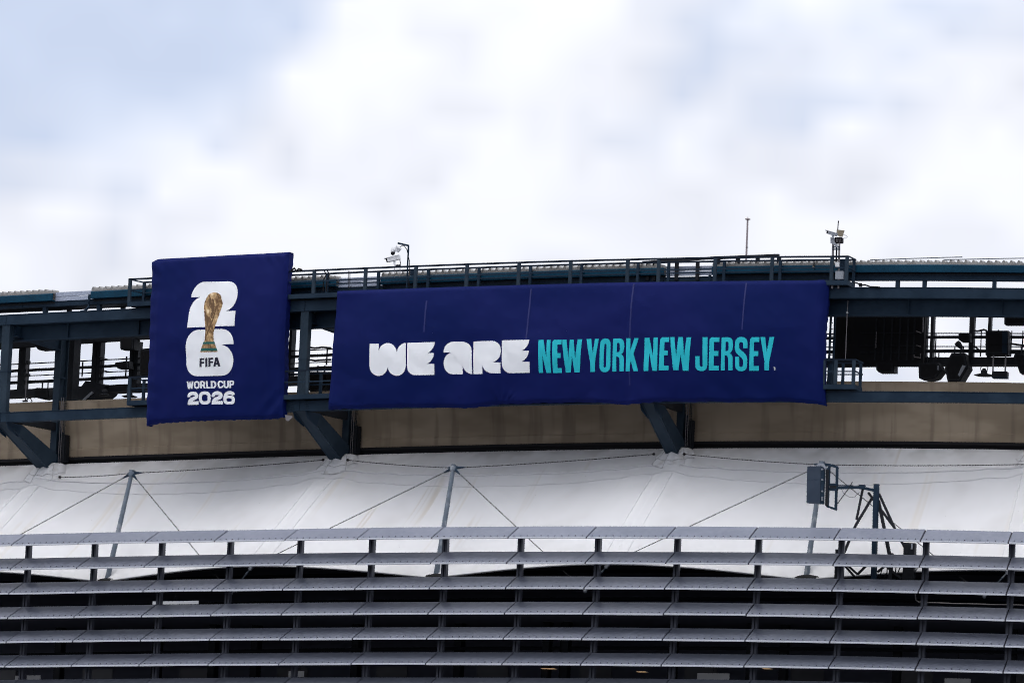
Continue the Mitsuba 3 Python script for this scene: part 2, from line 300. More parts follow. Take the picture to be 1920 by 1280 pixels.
def boot(c):
    nr, na = 26, 64; m = MB(); R = np.linspace(0, 1, nr); A = np.linspace(-.5*np.pi, .5*np.pi, na); RR, AA = np.meshgrid(R, A, indexing='ij'); sn = np.sin(AA)
    rs, rd = .55+.75*RR**.8+.30*RR*RR*np.abs(sn)**3, .45+1.0*RR**.9
    s = c+.05+rs*sn; d = -10.1+rd*np.cos(AA)**.8; z = 44.70-1.16*RR**1.4+.40*RR**2*np.abs(sn)**2 + .003*c
    q = np.stack([s*2.4, d*2.4, z*2.4], -1); off = (meshkit.fbm(q, 4, 77)-.5)*.22*np.sin(np.pi*np.clip(RR*.8+.1, 0, 1)) + .04*np.sin(11*AA+4*RR)*RR*(1-RR)*4
    d = d+off*.7; z = z+off*.7; k0 = np.arange(nr-1)[:, None]*na+np.arange(na-1)[None]
    m.add(W(s, d, z).reshape(-1, 3), np.stack([k0, k0+1, k0+na+1, k0+na], -1).reshape(-1, 4)); m.build('column_boot', 'cap_fabric', fc, smooth=True)
    MB().tube(W(s[-1], d[-1]+.02, z[-1]+.01), .014, 5).build('boot_seam', 'boot_stitch', fc); i = 18; MB().tube(W(s[i], d[i]+.015, z[i]+.012), .012, 5).build('boot_seam', 'boot_stitch', fc)
    for jx in (14, 27, 45): MB().tube(W(s[5:, jx], d[5:, jx]+.012, z[5:, jx]+.012), .012, 4).build('boot_seam', 'boot_stitch', fc)
for c in COL[1:5]: boot(c)
# ------------------------------------------------------------------ struts of the canopy with their stays
MT = [at1(247, 887, -4.75), at1(850, 877, -4.5), at1(1541, 871, -4.85)]; MD = [-4.75, -4.5, -4.85]
MLAB = ['slanted grey strut propping the fabric canopy, below the left part of the square banner', 'slanted blue-grey strut propping the fabric canopy below the wide banner',
        'pale speckled strut of the fabric canopy, its top hidden by the panel antenna']
def node(i): s = COL[i]; d, z = hem(np.array(s)); return W(s, float(d)+.1, float(z)-.02)
for i, ((ts, tz), td, lab) in enumerate(zip(MT, MD, MLAB)):
    k = thing('canopy_strut', lab, 'strut', 'struts propping the fabric canopy'); c = i+1
    base = W(MAST[c], -3.25, 37.62); top = W(ts, td, tz)
    MB().tube(line3([base, top], 3), [.135, .12, .10], 12).build('tube', 'mast_metal', k, smooth=40)
    ax = (top-base)/np.linalg.norm(top-base)
    m = MB(); m.tube([top-ax*.16, top+ax*.02, top+ax*.10], [.15, .17, .10], 10); m.bar(top+ax*.10, top+ax*.16, .26, .2)
    m.build('head', 'mast_metal', k)
    l, r = at1(*[(112, 894), (652, 862), (1283, 851)][i], -9.0), at1(*[(606, 862), (1226, 851), (1925, 870)][i], -9.0)
    ends = [W(l[0], -9.0, l[1]), W(r[0], -9.0, r[1]), node(c), W(COL[c+1]-1.2, -2.6, 37.0)]
    for e in ends:
        dv = (e-top)/np.linalg.norm(e-top); p0 = top+dv*.12
        MB().tube(sag(p0+dv*.3, e, .05 if e[2] > 42 else .0), .021, 6).build('stay_rod', 'cable_black', k)
        MB().tube([p0-dv*.05, p0+dv*.12, p0+dv*.42], [.085, .07, .03], 8).build('clevis', 'steel', k)
    for e, n in ((ends[0], 0), (ends[1], 1)): MB().ball(e, .075, sub=1).build('anchor', 'black', k)
    m = MB(); n, h = 24, 9; A, H = np.meshgrid(np.linspace(0, np.pi, n), np.linspace(0, np.pi, h)); bs, bz = MAST[c]+.12, 37.62
    v = W(bs+.82*np.cos(A), -3.12-.26*np.cos(H)*np.sin(A), bz+.30*np.sin(H)*np.sin(A)); k0 = np.arange(h-1)[:, None]*n+np.arange(n-1)[None]
    m.add(v.reshape(-1, 3), np.stack([k0, k0+1, k0+n+1, k0+n], -1).reshape(-1, 4))
    m.build('base_boot', 'black', k, smooth=True)
# tie rods under the ridge ends
TIE = ['grey turnbuckle tie below the canopy hem left of the wide banner', 'grey turnbuckle tie below the canopy hem near the middle', 'grey turnbuckle tie below the canopy hem at the right edge']
for i, lab in zip((2, 3, 4), TIE):
    k = thing('tie_clamp', lab, 'clamp', None); n = node(i); low = W(COL[i]-1.2, -2.6, 37.0); dv = (low-n)/np.linalg.norm(low-n)
    MB().tube(line3([n+dv*.1, n+dv*.5, n+dv*.55, low], 4), np.r_[np.full(4, .035), np.full(4, .055), np.full(4, .03)], 8).build('rod', 'mast_metal', k)
    m = MB(); m.bar(n+[.0, 0, .02], n+W(COL[i]+.7, -2.6, 0)*[1, 1, 0]-W(COL[i], -2.6, 0)*[1, 1, 0]+[0, 0, .10], .16, .12); m.bar(n-dv*.15, n+dv*.25, .14, .14); m.build('clamp_plate', 'grey_plastic', k)
    m = MB(); m.ball(low, .09, sub=1); m.bar(low+[-.3, .1, .12], low+[.3, -.1, .12], .06, .08); m.bar(low, low+[.35, -.12, .26], .05, .05); m.build('lower_knuckle', 'grey_plastic', k)
# ------------------------------------------------------------------ steel ring
rt = thing('steel_ring', 'dark blue-grey steel ring of beams and columns carried above the tan wall', 'steel frame')
def chan(m, s0, s1, d, z0, z1, depth=.45):
    m.sweep([(d-depth, z0+.03), (d-.03, z0+.03), (d-.03, z1-.03), (d-depth, z1-.03)], s0, s1)
    m.sweep([(d-depth-.02, z1-.03), (d, z1-.03), (d, z1), (d-depth-.02, z1)], s0, s1); m.sweep([(d-depth-.02, z0), (d, z0), (d, z0+.03), (d-depth-.02, z0+.03)], s0, s1)
    return m
FP = [COL[0], -32.85, -14.05, 6.25, 27.0, 46.0]
for a, b in zip(FP[:-1], FP[1:]):
    chan(MB(), a+.015, b-.015, -6.0, 51.35, 51.87).build('upper_beam', 'steel', rt)
    chan(MB(), a+.015, b-.015, -6.0, 46.41, 46.90).build('lower_beam', 'steel', rt)
    m = MB(); m.sweep([(-7.02, 50.66), (-6.9, 50.66), (-6.9, 51.56), (-7.02, 51.56)], a+.03, b-.03); m.sweep([(-7.16, 50.60), (-6.76, 50.60), (-6.76, 50.66), (-7.16, 50.66)], a+.03, b-.03); m.sweep([(-7.16, 51.56), (-6.76, 51.56), (-6.76, 51.61), (-7.16, 51.61)], a+.03, b-.03)
    m.build('girder', 'steel', rt)
    mid = [a+(b-a)*q for q in (.18, .42, .66, .9)]
    for t in mid:
        MB().box(t-.02, t+.02, -6.9, -6.78, 50.661+TILT*t, 51.559+TILT*t, step=.5).build('stiffener', 'steel', rt)
    MB().sweep([(-6.62, 51.37), (-6.52, 51.37), (-6.52, 51.40), (-6.62, 51.40)], a+(b-a)*.32, b-.4).build('conduit', 'steel_light', rt)
for c, f in zip(COL, FP):
    q = TILT*c
    m = MB(); m.box(f-.24, f+.24, -6.36, -6.06, 46.905+q, 51.345+q, step=.5); m.box(f-.30, f+.30, -6.40, -6.03, 46.9+q, 46.98+q, step=.6); m.build('front_post', 'steel_light', rt)
    for z, h in ((48.95, .05),): MB().box(f-.27, f+.27, -6.39, -6.04, z+q, z+h+q, step=.6).build('splice_plate', 'steel', rt)
    m = MB(); m.box(c-.19, c+.19, -10.05, -10.0, 44.6, 51.3+q, step=.5); m.box(c-.025, c+.025, -10.6, -10.05, 44.6, 51.3+q, step=.5); m.box(c-.19, c+.19, -10.65, -10.6, 44.6, 51.3+q, step=.5); m.build('column', 'steel_light', rt)
    MB().box(c-.24, c+.24, -10.45, -9.98, 48.98, 49.05, step=.5).build('splice_plate', 'steel', rt)
    MB().box(c-.72, c+.20, -11.6, -11.05, 47.95, 51.3, step=.5).build('rear_column', 'steel_black', rt)
    # tapered transverse arm from the column out to the front post
    m = MB()
    v = [W(c+e, d, z+q) for e in (-.05, .05) for d, z in ((-6.4, 51.34), (-6.4, 50.84), (-9.97, 50.60), (-9.97, 51.34))]
    m.add(v, [[0, 1, 2, 3], [7, 6, 5, 4], [0, 4, 5, 1], [1, 5, 6, 2], [2, 6, 7, 3], [3, 7, 4, 0]])
    v = [W(c+e, d, z+q) for e in (-.2, .2) for d, z in ((-6.4, 50.84), (-6.4, 50.79), (-9.97, 50.55), (-9.97, 50.60))]
    m.add(v, [[0, 1, 2, 3], [7, 6, 5, 4], [0, 4, 5, 1], [1, 5, 6, 2], [2, 6, 7, 3], [3, 7, 4, 0]])
    m.build('tapered_arm', 'steel', rt)
    MB().box(c-.14, c+.14, -9.97, -6.4, 46.45+q, 46.85+q, step=.5).build('cross_beam', 'steel_black', rt)
    # the raking bracket that carries the ring
    m = MB(); v = [W(k+e, d, z) for e in (-.33, .33) for k, d, z in ((f, -6.08, 46.402+q), (f, -7.45, 46.402+q), (c, -9.985, 45.05), (c, -9.75, 44.02))]
    m.add(v, [[0, 1, 2, 3], [7, 6, 5, 4], [0, 4, 5, 1], [1, 5, 6, 2], [2, 6, 7, 3], [3, 7, 4, 0]])
    for e in (-.33, .33):                                               # flange edges standing proud of the web
        m.bar(W(f+e*1.02, -6.10, 46.39+q), W(c+e*1.02, -9.74, 44.06), .05, .07)
    m.build('raking_bracket', 'steel_light', rt)
    m = MB(); m.box(c-.28, c+.28, -10.3, -9.55, 44.45, 44.95, step=.5); m.build('bracket_shoe', 'steel', rt)
    for e in (-.385, .385):                                               # gusset plates where the bracket meets the lower beam, bolt heads on them
        m = MB(); v = [W(f+e+k, d, z+q) for k in (-.02, .02) for d, z in ((-6.0, 46.405), (-7.3, 46.405), (-7.0, 45.75), (-6.2, 46.05))]
        m.add(v, [[0, 1, 2, 3], [7, 6, 5, 4], [0, 4, 5, 1], [1, 5, 6, 2], [2, 6, 7, 3], [3, 7, 4, 0]]); m.build('gusset_plate', 'steel', rt)
    for z in (46.5, 46.62, 46.74):
        for e in (-.5, -.38, .38, .5): MB().box(f+e-.022, f+e+.022, -6.0, -5.972, z+q, z+.04+q, step=.1).build('bolt', 'steel_light', rt)
    m = MB(); m.box(c+.30, c+.62, -10.55, -10.25, 44.7, 46.1, step=.5); m.build('junction_box', 'steel_black', rt)
    for e in (.30, .42, .52, .60): MB().tube(W([c+e]*3, -10.12, [44.6, 45.8, 48.0]), .022, 6).build('conduit', 'conduit' if e < .5 else 'cable_black', rt)
# rear beam seen under the girder on the left, roof of the ring
_a, _b = at1(60, 649, -12.4), at1(277, 634, -12.4); _t = (_b[1]-_a[1])/(_b[0]-_a[0]); _z = _a[1]-_t*_a[0]
MB().sweep([(-12.8, _z), (-12.4, _z), (-12.4, _z+.75), (-12.8, _z+.75)], -40, -15, 1.2, _t).build('rear_beam', 'steel_black', rt)
# ------------------------------------------------------------------ roof edge: fascia, corrugated sheets, purlin
rf = thing('roof_edge', 'teal metal roof edge with corrugated sheets along the skyline', 'roof')
TR = .0062
SECT = [(-58, -30.78), (-28.3, -12.95), (-10.2, 6.35), (9.05, 50)]; GAPS = [(-30.78, -28.3), (-12.95, -10.2), (6.35, 9.05)]
for a, b in SECT:
    m = MB(); m.sweep([(-7.10, 52.74), (-7.0, 52.74), (-7.0, 53.02), (-7.03, 53.06), (-7.10, 53.06)], a, b, 1, TR); m.sweep([(-7.5, 52.70), (-7.0, 52.70), (-7.0, 52.739), (-7.5, 52.739)], a, b, 1, TR)
    m.build('fascia', 'teal', rf)
    MB().sweep([(-7.32, 52.58), (-7.26, 52.58), (-7.26, 52.699), (-7.32, 52.699)], a, b, 1, TR).build('closure_plate', 'steel_black', rf)
    MB().sweep([(-7.6, 53.065), (-7.04, 53.065), (-7.04, 53.17), (-7.6, 53.17)], a+.02, b-.02, 1, TR).build('gutter_board', 'zinc', rf)
    aa, bb = max(a, -38), min(b, 31); n = int((bb-aa)/.40)
    for row, (dd, zz) in enumerate(((-7.06, 53.165), (-7.62, 53.235))):
        m = MB()
        for i in range(n):
            s = aa+.1+i*(bb-aa-.2)/n; h = .125 if row == 0 else .10; zb = zz+TR*s
            P = [(-.10, 0), (.10, 0), (.035, h), (-.035, h)]
            v = [W(s+x, d, zb+y+.03*(dd-d)) for d in (dd, dd-.5) for x, y in P]
            m.add(v, [[0, 1, 2, 3], [7, 6, 5, 4], [0, 4, 5, 1], [1, 5, 6, 2], [2, 6, 7, 3], [3, 7, 4, 0]])
        if n: m.build('corrugation_ribs', 'zinc', rf, kind='stuff')
    MB().sweep([(-11.5, 53.3), (-7.6, 53.13), (-7.6, 53.16), (-11.5, 53.33)], a, b, 1, TR).build('roof_sheet', 'zinc', rf)
for a, b in GAPS:
    for z0, z1 in ((52.68, 52.905), (52.925, 53.14)):
        MB().sweep([(-7.34, z0), (-7.3, z0), (-7.3, z1), (-7.34, z1)], a+.01, b-.01, 1, TR).build('skylight_panel', 'skylight', rf)
    MB().tube(W([b-.1, b-.1, b-.1, b-.35, b-.6], -7.05, [52.72, 52.4, 52.1, 51.9, 51.87]), .07, 8).build('downpipe', 'steel', rf)
for a, b in zip(FP[:-1], FP[1:]):
    chan(MB(), a+.02, b-.02, -7.25, 52.38, 52.64, .35).build('purlin', 'steel', rf)
SP = [-31.45, -28.0, -24.5, -21, -17.5, -14.6, -11.2, -8, -4.5, -1, 2.4, 5.8, 9.1, 12.4, 15.8, 19.15, 20.6, 24.35, 27.9]
for i, t in enumerate(SP):
    MB().box(t-.10, t+.10, -7.5, -7.3, 51.3+TILT*t, 52.38+TILT*t, step=.3).build('strut', 'steel', rf)
    if t < -24: MB().box(t+.02, t+.2, -9.3, -9.1, 51.2+TILT*t, 52.6+TILT*t, step=.3).build('strut', 'steel_black', rf)
MB().sweep([(-9.4, 52.5), (-9.0, 52.5), (-9.0, 52.75), (-9.4, 52.75)], -58, -8).build('rear_purlin', 'steel_black', rf)
for a, b, sl in ((17.5, 22.5, .10), (21.5, 26.5, .08)):
    MB().tube(np.stack([*W(np.linspace(a, b, 8), -7.7, 0)[:, :2].T, np.linspace(53.38+TR*a, 53.42+sl+TR*b, 8)], -1), .022, 5).build('lightning_cable', 'steel', rf)
# ------------------------------------------------------------------ catwalks with railings
def walkway(k, s0, s1, z, posts, hz=1.17, rear=True, mat='steel', ends=(True, True), dz=.22, rmat='steel_rail'):
    m = MB(); m.sweep([(-6.95, z-dz), (-5.7, z-dz), (-5.7, z), (-6.95, z)], s0, s1); m.build('deck', mat, k)
    zr, zm = z+hz, z+hz*.52
    for d in (-5.74, -6.9) if rear else (-5.74,):
        MB().sweep([(d-.035, zr-.07), (d+.035, zr-.07), (d+.035, zr+.015), (d-.035, zr+.015)], s0, s1).build('top_rail', rmat, k)
        MB().sweep([(d-.025, zm-.03), (d+.025, zm-.03), (d+.025, zm+.03), (d-.025, zm+.03)], s0, s1).build('mid_rail', mat, k)
        for p in posts:
            if s0 <= p <= s1: w = .085 if d > -6 else .07; MB().box(p-w, p+w, d-.05, d+.05, z+TILT*p, zr-.051+TILT*p, step=.3).build('post', 'steel_light' if d > -6 else mat, k)
    for e, on in zip((s0, s1), ends):
        if on:
            for h in (zr-.02, zm): MB().bar(W(e, -5.71, h+TILT*e), W(e, -6.93, h+TILT*e), .05, .06).build('end_rail', mat, k)
uc = thing('catwalk', 'upper catwalk with steel railing running along the roof edge behind the banners', 'catwalk')
UP_POSTS = [-24.82, -22.2, -19.4, -16.4, -13.37, -10.25, -7.25, -4.24, -1.22, 1.74, 4.96, 6.69, 9.80, 12.89, 16.10, 16.90]
walkway(uc, -24.9, 16.98, 52.16, UP_POSTS)
lc = thing('catwalk', 'lower catwalk with steel railing level with the lower beam of the ring', 'catwalk')
walkway(lc, -24.6, 17.6, 47.18, [-24.5, -21, -17.5, -13.45, -11.9, -8, -4, 0, 4, 8, 12, 15.9, 16.55, 17.5], hz=1.2)
# raised rail and frames on the right half of the upper catwalk
m = MB()
for u in (1214, 1226, 1268, 1307): MB().pxbox(u-3, 489, u+3, 525, -7.15, -7.25).build('frame_post', 'steel_black', uc)
A, B = at1(1205, 492, -7.12), at1(1461, 479, -7.12); m = MB(); m.bar(W(A[0], -7.12, A[1]), W((A[0]+B[0])/2, -7.12, (A[1]+B[1])/2+.03), .12, .12); m.bar(W((A[0]+B[0])/2, -7.12, (A[1]+B[1])/2+.03), W(B[0], -7.12, B[1]), .12, .14)
for u in (1346, 1383, 1420, 1460): m.pxbox(u-3.5, 482, u+3.5, 496, -7.12, -7.2)
m.build('cable_tray', 'steel_black', uc)
for u in (610, 616): MB().tube(np.array([wp(u+x, y, -5.95) for x, y in ((-2, 508), (2, 514), (-3, 524), (-4, 546))]), .03, 5).build('tied_cable', 'black', uc)
MB().tube(np.array([wp(*q, -5.66) for q in ((546, 507), (552, 503), (556, 508), (560, 504), (566, 506))]), .05, 5).build('tied_cable', 'black', uc)
for u in (653, 656): MB().tube(np.array([wp(u, y, -5.66) for y in (508, 530, 541)]), .018, 5).build('tied_cable', 'black', uc)
MB().pxslab([(1525, 489), (1527, 489), (1527, 499), (1525, 499)], -6.9, -6.95).build('strap', 'black', uc)
MB().pxslab([(1523, 499), (1526, 499), (1527, 503), (1525, 504)], -6.9, -6.95).build('yellow_tag', 'beige_metal', uc)
# ------------------------------------------------------------------ rear catwalk and what hangs on it
DR = -13.0
rc = thing('catwalk', 'inner lighting catwalk seen in silhouette through the openings of the steel ring', 'catwalk')
def run(name, y0l, y1l, y0r, y1r, mat='steel_black', dd=.12, s0=-40, s1=26.5):
    (sa, a0), (_, a1), (sb, b0), (_, b1) = at1(60, y0l, DR), at1(60, y1l, DR), at1(1780, y0r, DR), at1(1780, y1r, DR)
    t = ((a0+a1)-(b0+b1))/2/(sa-sb); zc = (b0+b1)/2-t*sb; h = abs(b0-b1)/2
    MB().sweep([(DR-dd, zc-h), (DR, zc-h), (DR, zc+h), (DR-dd, zc+h)], s0, s1, 1.2, t).build(name, mat, rc)
run('rail', 680, 681.6, 623.6, 625.2); run('thick_rail', 691, 695.5, 629, 634); run('rail', 703, 704.5, 648.4, 649.8); run('thick_rail', 714.6, 716.2, 655, 660.6); run('girder', 724, 746, 669.5, 683.5, dd=.8)
for u0, u1 in ((34, 47), (171.5, 179.5), (180.5, 187), (242, 248.5), (249.5, 257.5), (541, 546), (1733, 1737.5), (1744.5, 1750), (1817, 1826), (1852, 1857.5)):
    y = 640 if u0 < 300 else 610 if u0 < 800 else 575
    MB().pxbox(u0, y, u1, y+95, DR+.02, DR-.35).build('hanger_column', 'steel_black', rc)
for u, a, b in ((154, 678, 706), (189, 676, 712), (236, 668, 706), (612.5, 650, 684), (1754, 624, 670), (1760, 661, 670), (1839, 618, 668), (1871, 618, 668), (1896, 620, 668), (1917, 620, 668)):
    MB().pxbox(u-.9, a, u+.9, b, DR+.06, DR+.01).build('rail_post', 'steel_black', rc)
m = MB()
for q in (((1826, 619), (1832, 621), (1845, 618), (1850, 620)), ((1826, 648), (1838, 658), (1850, 657), (1860, 661)), ((1888, 643), (1900, 645), (1922, 648)), ((1893, 662), (1905, 661), (1915, 660), (1924, 662)), ((574, 650), (590, 652.5), (604, 651), (621, 652)), ((574, 673), (590, 676), (621, 674)),
          ((186, 670), (206, 674), (186, 676)), ((186, 693), (206, 697), (186, 699))):
    MB().tube(np.array([wp(*p, DR+.1) for p in q]), .05, 5).build('loose_cable', 'steel_black', rc)
MB().pxslab([(178, 716), (198, 722), (190, 736), (166, 755), (128, 758), (140, 740), (160, 714)], DR+.3, DR-1.0).build('stair_stringer', 'steel_black', rc)
MB().pxslab([(172, 733), (175, 736), (158, 751), (154, 749)], DR+.36, DR+.32).build('stair_tread', 'grey_plastic', rc)
# big dark equipment panel on the right
ep = thing('screen_back', 'large black ribbed screen back filling the opening right of the wide banner', 'panel')
MB().pxbox(1566, 575, 1733, 686, -12.0, -12.3).build('backing', 'black', ep)
for u in (1640, 1655, 1670, 1685, 1700, 1712): MB().pxbox(u, 596, u+3, 676, -11.94, -11.99).build('rib', 'steel_black', ep)
for v in (623, 647, 660): MB().pxbox(1612, v, 1720, v+1.5, -11.90, -11.935).build('cross_rail', 'steel_black', ep)
for u, a, b in ((1642.5, 622, 652), (1730.5, 592, 622)): MB().pxbox(u-.8, a, u+.8, b, -11.85, -11.89).build('tube', 'conduit', ep)
MB().tube(np.array([wp(*q, -11.8) for q in ((1714, 665), (1714, 669), (1726, 671), (1726, 663))]), .03, 5).build('hook', 'conduit', ep)
for v in (621, 647): MB().tube(np.array([wp(*q, -11.8) for q in ((1718, v), (1727, v+3))]), .02, 5).build('clip', 'conduit', ep)
lt = thing('ladder_pole', 'slim ladder-like steel pole beside the right edge of the wide banner', 'pole')
for u in (1555, 1563): MB().pxbox(u-1.6, 566, u+1.6, 732, -8.3, -8.4).build('rail', 'steel', lt)
for v in range(592, 730, 12): MB().pxbox(1556.7, v, 1561.3, v+1.6, -8.33, -8.38).build('rung', 'steel_black', lt)
rd = thing('drop_cable', 'thin pale cable hanging from the girder right of the wide banner', 'cable')
MB().tube(np.array([wp(*q, -6.6) for q in ((1590, 563), (1588.5, 586), (1585, 676))]), .022, 5).build('wire', 'conduit', rd); MB().ball(wp(1588.6, 586, -6.6), .05, sub=1).build('clamp', 'white_plastic', rd)
# ------------------------------------------------------------------ loudspeakers, floodlights and boxes hung from the inner catwalk
def gear(name, lab, cat, pts, d0, d1, mat='steel_black', extra=None, group=None, face=None):
    k = thing(name, lab, cat, group); P = Polygon(at(pts, d0)); c = np.array(P.centroid.coords[0])
    m = MB(); m.slab(affinity.scale(P, .9, .9), d0+.001, d0-.12); m.slab(P, d0-.12, d1); m.build('cabinet', mat, k)
    m = MB(); m.slab(affinity.scale(P, .78, .78), d0+.02, d0+.002); m.build(face or 'grille', 'black', k)
    if name != 'loudspeaker': return k
    top = max(P.exterior.coords, key=lambda q: q[1])
    for e in (-.3, .3): MB().bar(W(c[0]+e*(P.bounds[2]-P.bounds[0])*.6, (d0+d1)/2, c[1]), W(c[0]+e*(P.bounds[2]-P.bounds[0])*.6, (d0+d1)/2, top[1]+.35), .05).build('hanging_bracket', 'steel_black', k)
    return k
gear('loudspeaker', 'small black loudspeaker below the black panel right of the wide banner', 'loudspeaker', [(1641, 680), (1675, 680), (1675, 697), (1646, 697), (1641.5, 692)], -12.0, -12.8)
k = gear('loudspeaker', 'big black loudspeaker with a rounded underside below the black panel', 'loudspeaker', [(1720.5, 679), (1758, 679), (1766, 693), (1755, 707), (1748, 709.5), (1738, 711), (1730, 710), (1722, 708)], -12.0, -13.0)
MB().pxslab([(1758, 685), (1760, 685), (1759.5, 694), (1757.5, 693)], -11.94, -11.97).build('badge', 'grey_plastic', k)
k = gear('loudspeaker', 'angular black loudspeaker tilted down with a pale grey stripe on its side', 'loudspeaker', [(1783, 661), (1808, 661), (1815, 688), (1798, 716), (1776, 716), (1770.5, 690), (1773, 680)], -12.0, -13.1)
MB().pxslab([(1804.5, 684), (1810.5, 686), (1799, 706), (1796, 702)], -11.92, -11.96).build('stripe', 'grey_plastic', k)
gear('loudspeaker', 'black loudspeaker cut by the right edge of the photo', 'loudspeaker', [(1902, 661), (1918, 661), (1930, 680), (1930, 698), (1911, 698), (1905, 680), (1900, 668)], -12.0, -13.0)
gear('loudspeaker', 'black loudspeaker hanging at the top right edge of the photo under the girder', 'loudspeaker', [(1882, 585), (1930, 585), (1930, 607), (1882, 607)], -12.0, -12.8)
gear('loudspeaker', 'small black loudspeaker behind the rails at the left', 'loudspeaker', [(66, 726), (88, 727), (90, 745), (76, 747.5), (62, 744), (61, 740)], -12.0, -12.7)
gear('loudspeaker', 'black wedge-shaped loudspeaker under the tapered arm at the left', 'loudspeaker', [(60, 640), (94, 640), (88, 654.5), (70, 655.5), (64, 647)], -12.0, -12.7)
gear('loudspeaker', 'large rounded black loudspeaker behind the railing in the gap between the banners', 'loudspeaker', [(573, 696), (609, 696), (608, 722), (602, 730), (592, 734), (580, 734), (574, 730)], -12.0, -13.0)
gear('loudspeaker', 'rounded black loudspeaker half hidden by the left edge of the wide banner', 'loudspeaker', [(610, 696), (632, 696), (632, 734), (616, 733), (611, 724)], -12.0, -13.0)
gear('equipment_box', 'dark square box behind the railing left of the square banner', 'box', [(224, 632), (249, 632), (249, 655), (224, 655)], -12.0, -12.6, face='lid')
gear('equipment_box', 'tall dark cabinet tucked behind the left edge of the square banner', 'box', [(262, 653), (285, 652), (285, 704), (261, 704)], -12.0, -12.6, face='lid')
k = gear('equipment_box', 'large dark two-door cabinet on the inner catwalk at the right', 'box', [(1847, 619), (1890, 619), (1889, 664), (1847, 665)], -12.0, -12.8, face='lid')
MB().pxslab([(1879, 620), (1889.5, 621), (1888, 662), (1878.5, 662)], -11.93, -11.96).build('side_panel', 'steel', k); MB().pxslab([(1847, 644.5), (1890, 644.5), (1890, 646), (1847, 646)], -11.90, -11.925).build('door_gap', 'black', k)
gear('equipment_box', 'flat dark box on the rails of the inner catwalk at the right', 'box', [(1796, 625), (1818, 624), (1818, 640), (1802, 640), (1796, 636)], -12.3, -12.8, face='lid')
gear('equipment_box', 'long dark box on the rails left of the square banner', 'box', [(215, 679), (238, 676), (240, 690), (220, 691), (214, 684)], -12.3, -12.8, face='lid')
k = thing('hanging_frame', 'dark box hung on two grey straps below the inner catwalk at the right', 'box')
for u in (1862, 1885): MB().pxbox(u-1.3, 664, u+1.3, 703, -12.2, -12.26).build('strap', 'conduit', k)
MB().pxbox(1860, 696, 1888, 708, -12.0, -12.5).build('tray', 'steel_black', k); MB().pxbox(1860, 706.5, 1888, 708.5, -11.97, -11.995).build('tray_edge', 'steel', k)
def flood(lab, u, v, w, top, tilt):
    k = thing('floodlight', lab, 'floodlight', 'floodlights under the inner catwalk')
    m = MB(); c = wp(u, v, -12.2); t = W(1., -12.2, 0)-W(0., -12.2, 0); t /= np.linalg.norm(t); L = w*.0252/2/.85
    m.tube([c-[0, 0, .07], c-[0, 0, .03], c+[0, 0, .05]], [L*.8, L, L*.35], 14); m.build('reflector', 'steel_black', k, smooth=30)
    m = MB(); m.tube([c+[0, 0, .05], c+[0, 0, .16], c+[0, 0, .3]], [.16, .15, .06], 10); m.build('lamp_housing', 'steel_black', k)
    m = MB()
    for e in (-.12, .12): m.tube(np.array([c+t*e+[0, 0, .05], c+t*e*1.6+[0, 0, .3], wp(u, top, -12.2)+t*e]), .02, 5)
    m.build('yoke', 'steel_black', k)
flood('disc floodlight hanging beside the two-strap box at the right', 1845, 702, 34, 684, 0)
flood('disc floodlight hanging left of the square banner, nearer the column', 196, 739.5, 22, 730, 0)
flood('wide disc floodlight hanging close to the left edge of the square banner', 243, 742, 28, 730, 0)
k = thing('light_bar', 'black light bar hung on a thin pole at the far left', 'light'); MB().pxslab([(37.5, 756), (82, 754), (83, 758.5), (38.5, 760)], -12.0, -12.4).build('housing', 'black', k)
MB().tube(np.array([wp(*q, -12.1) for q in ((51, 676), (49.5, 710), (47.5, 752))]), .035, 6).build('pole', 'conduit', k); m = MB(); m.pxbox(42, 750, 50, 753, -12.0, -12.1)
m.tube(np.array([wp(*q, -12.05) for q in ((49, 752), (52, 747), (57, 746), (60, 752), (57, 755))]), .03, 5); m.pxbox(48.5, 676, 53, 682, -12.0, -12.2); m.pxbox(47.5, 700, 52.5, 705, -12.0, -12.2); m.build('fittings', 'steel_black', k)
k = thing('spotlight', 'small dark spotlight tilted up on the rail of the inner catwalk at the right', 'spotlight'); A, B = wp(1794, 642, -12.2), wp(1803, 652, -12.2)
MB().tube([A, A+(B-A)*.3, B], [.14, .16, .09], 10).build('barrel', 'steel_black', k); MB().bar(B, wp(1801, 662, -12.2), .08).build('foot', 'steel_black', k)
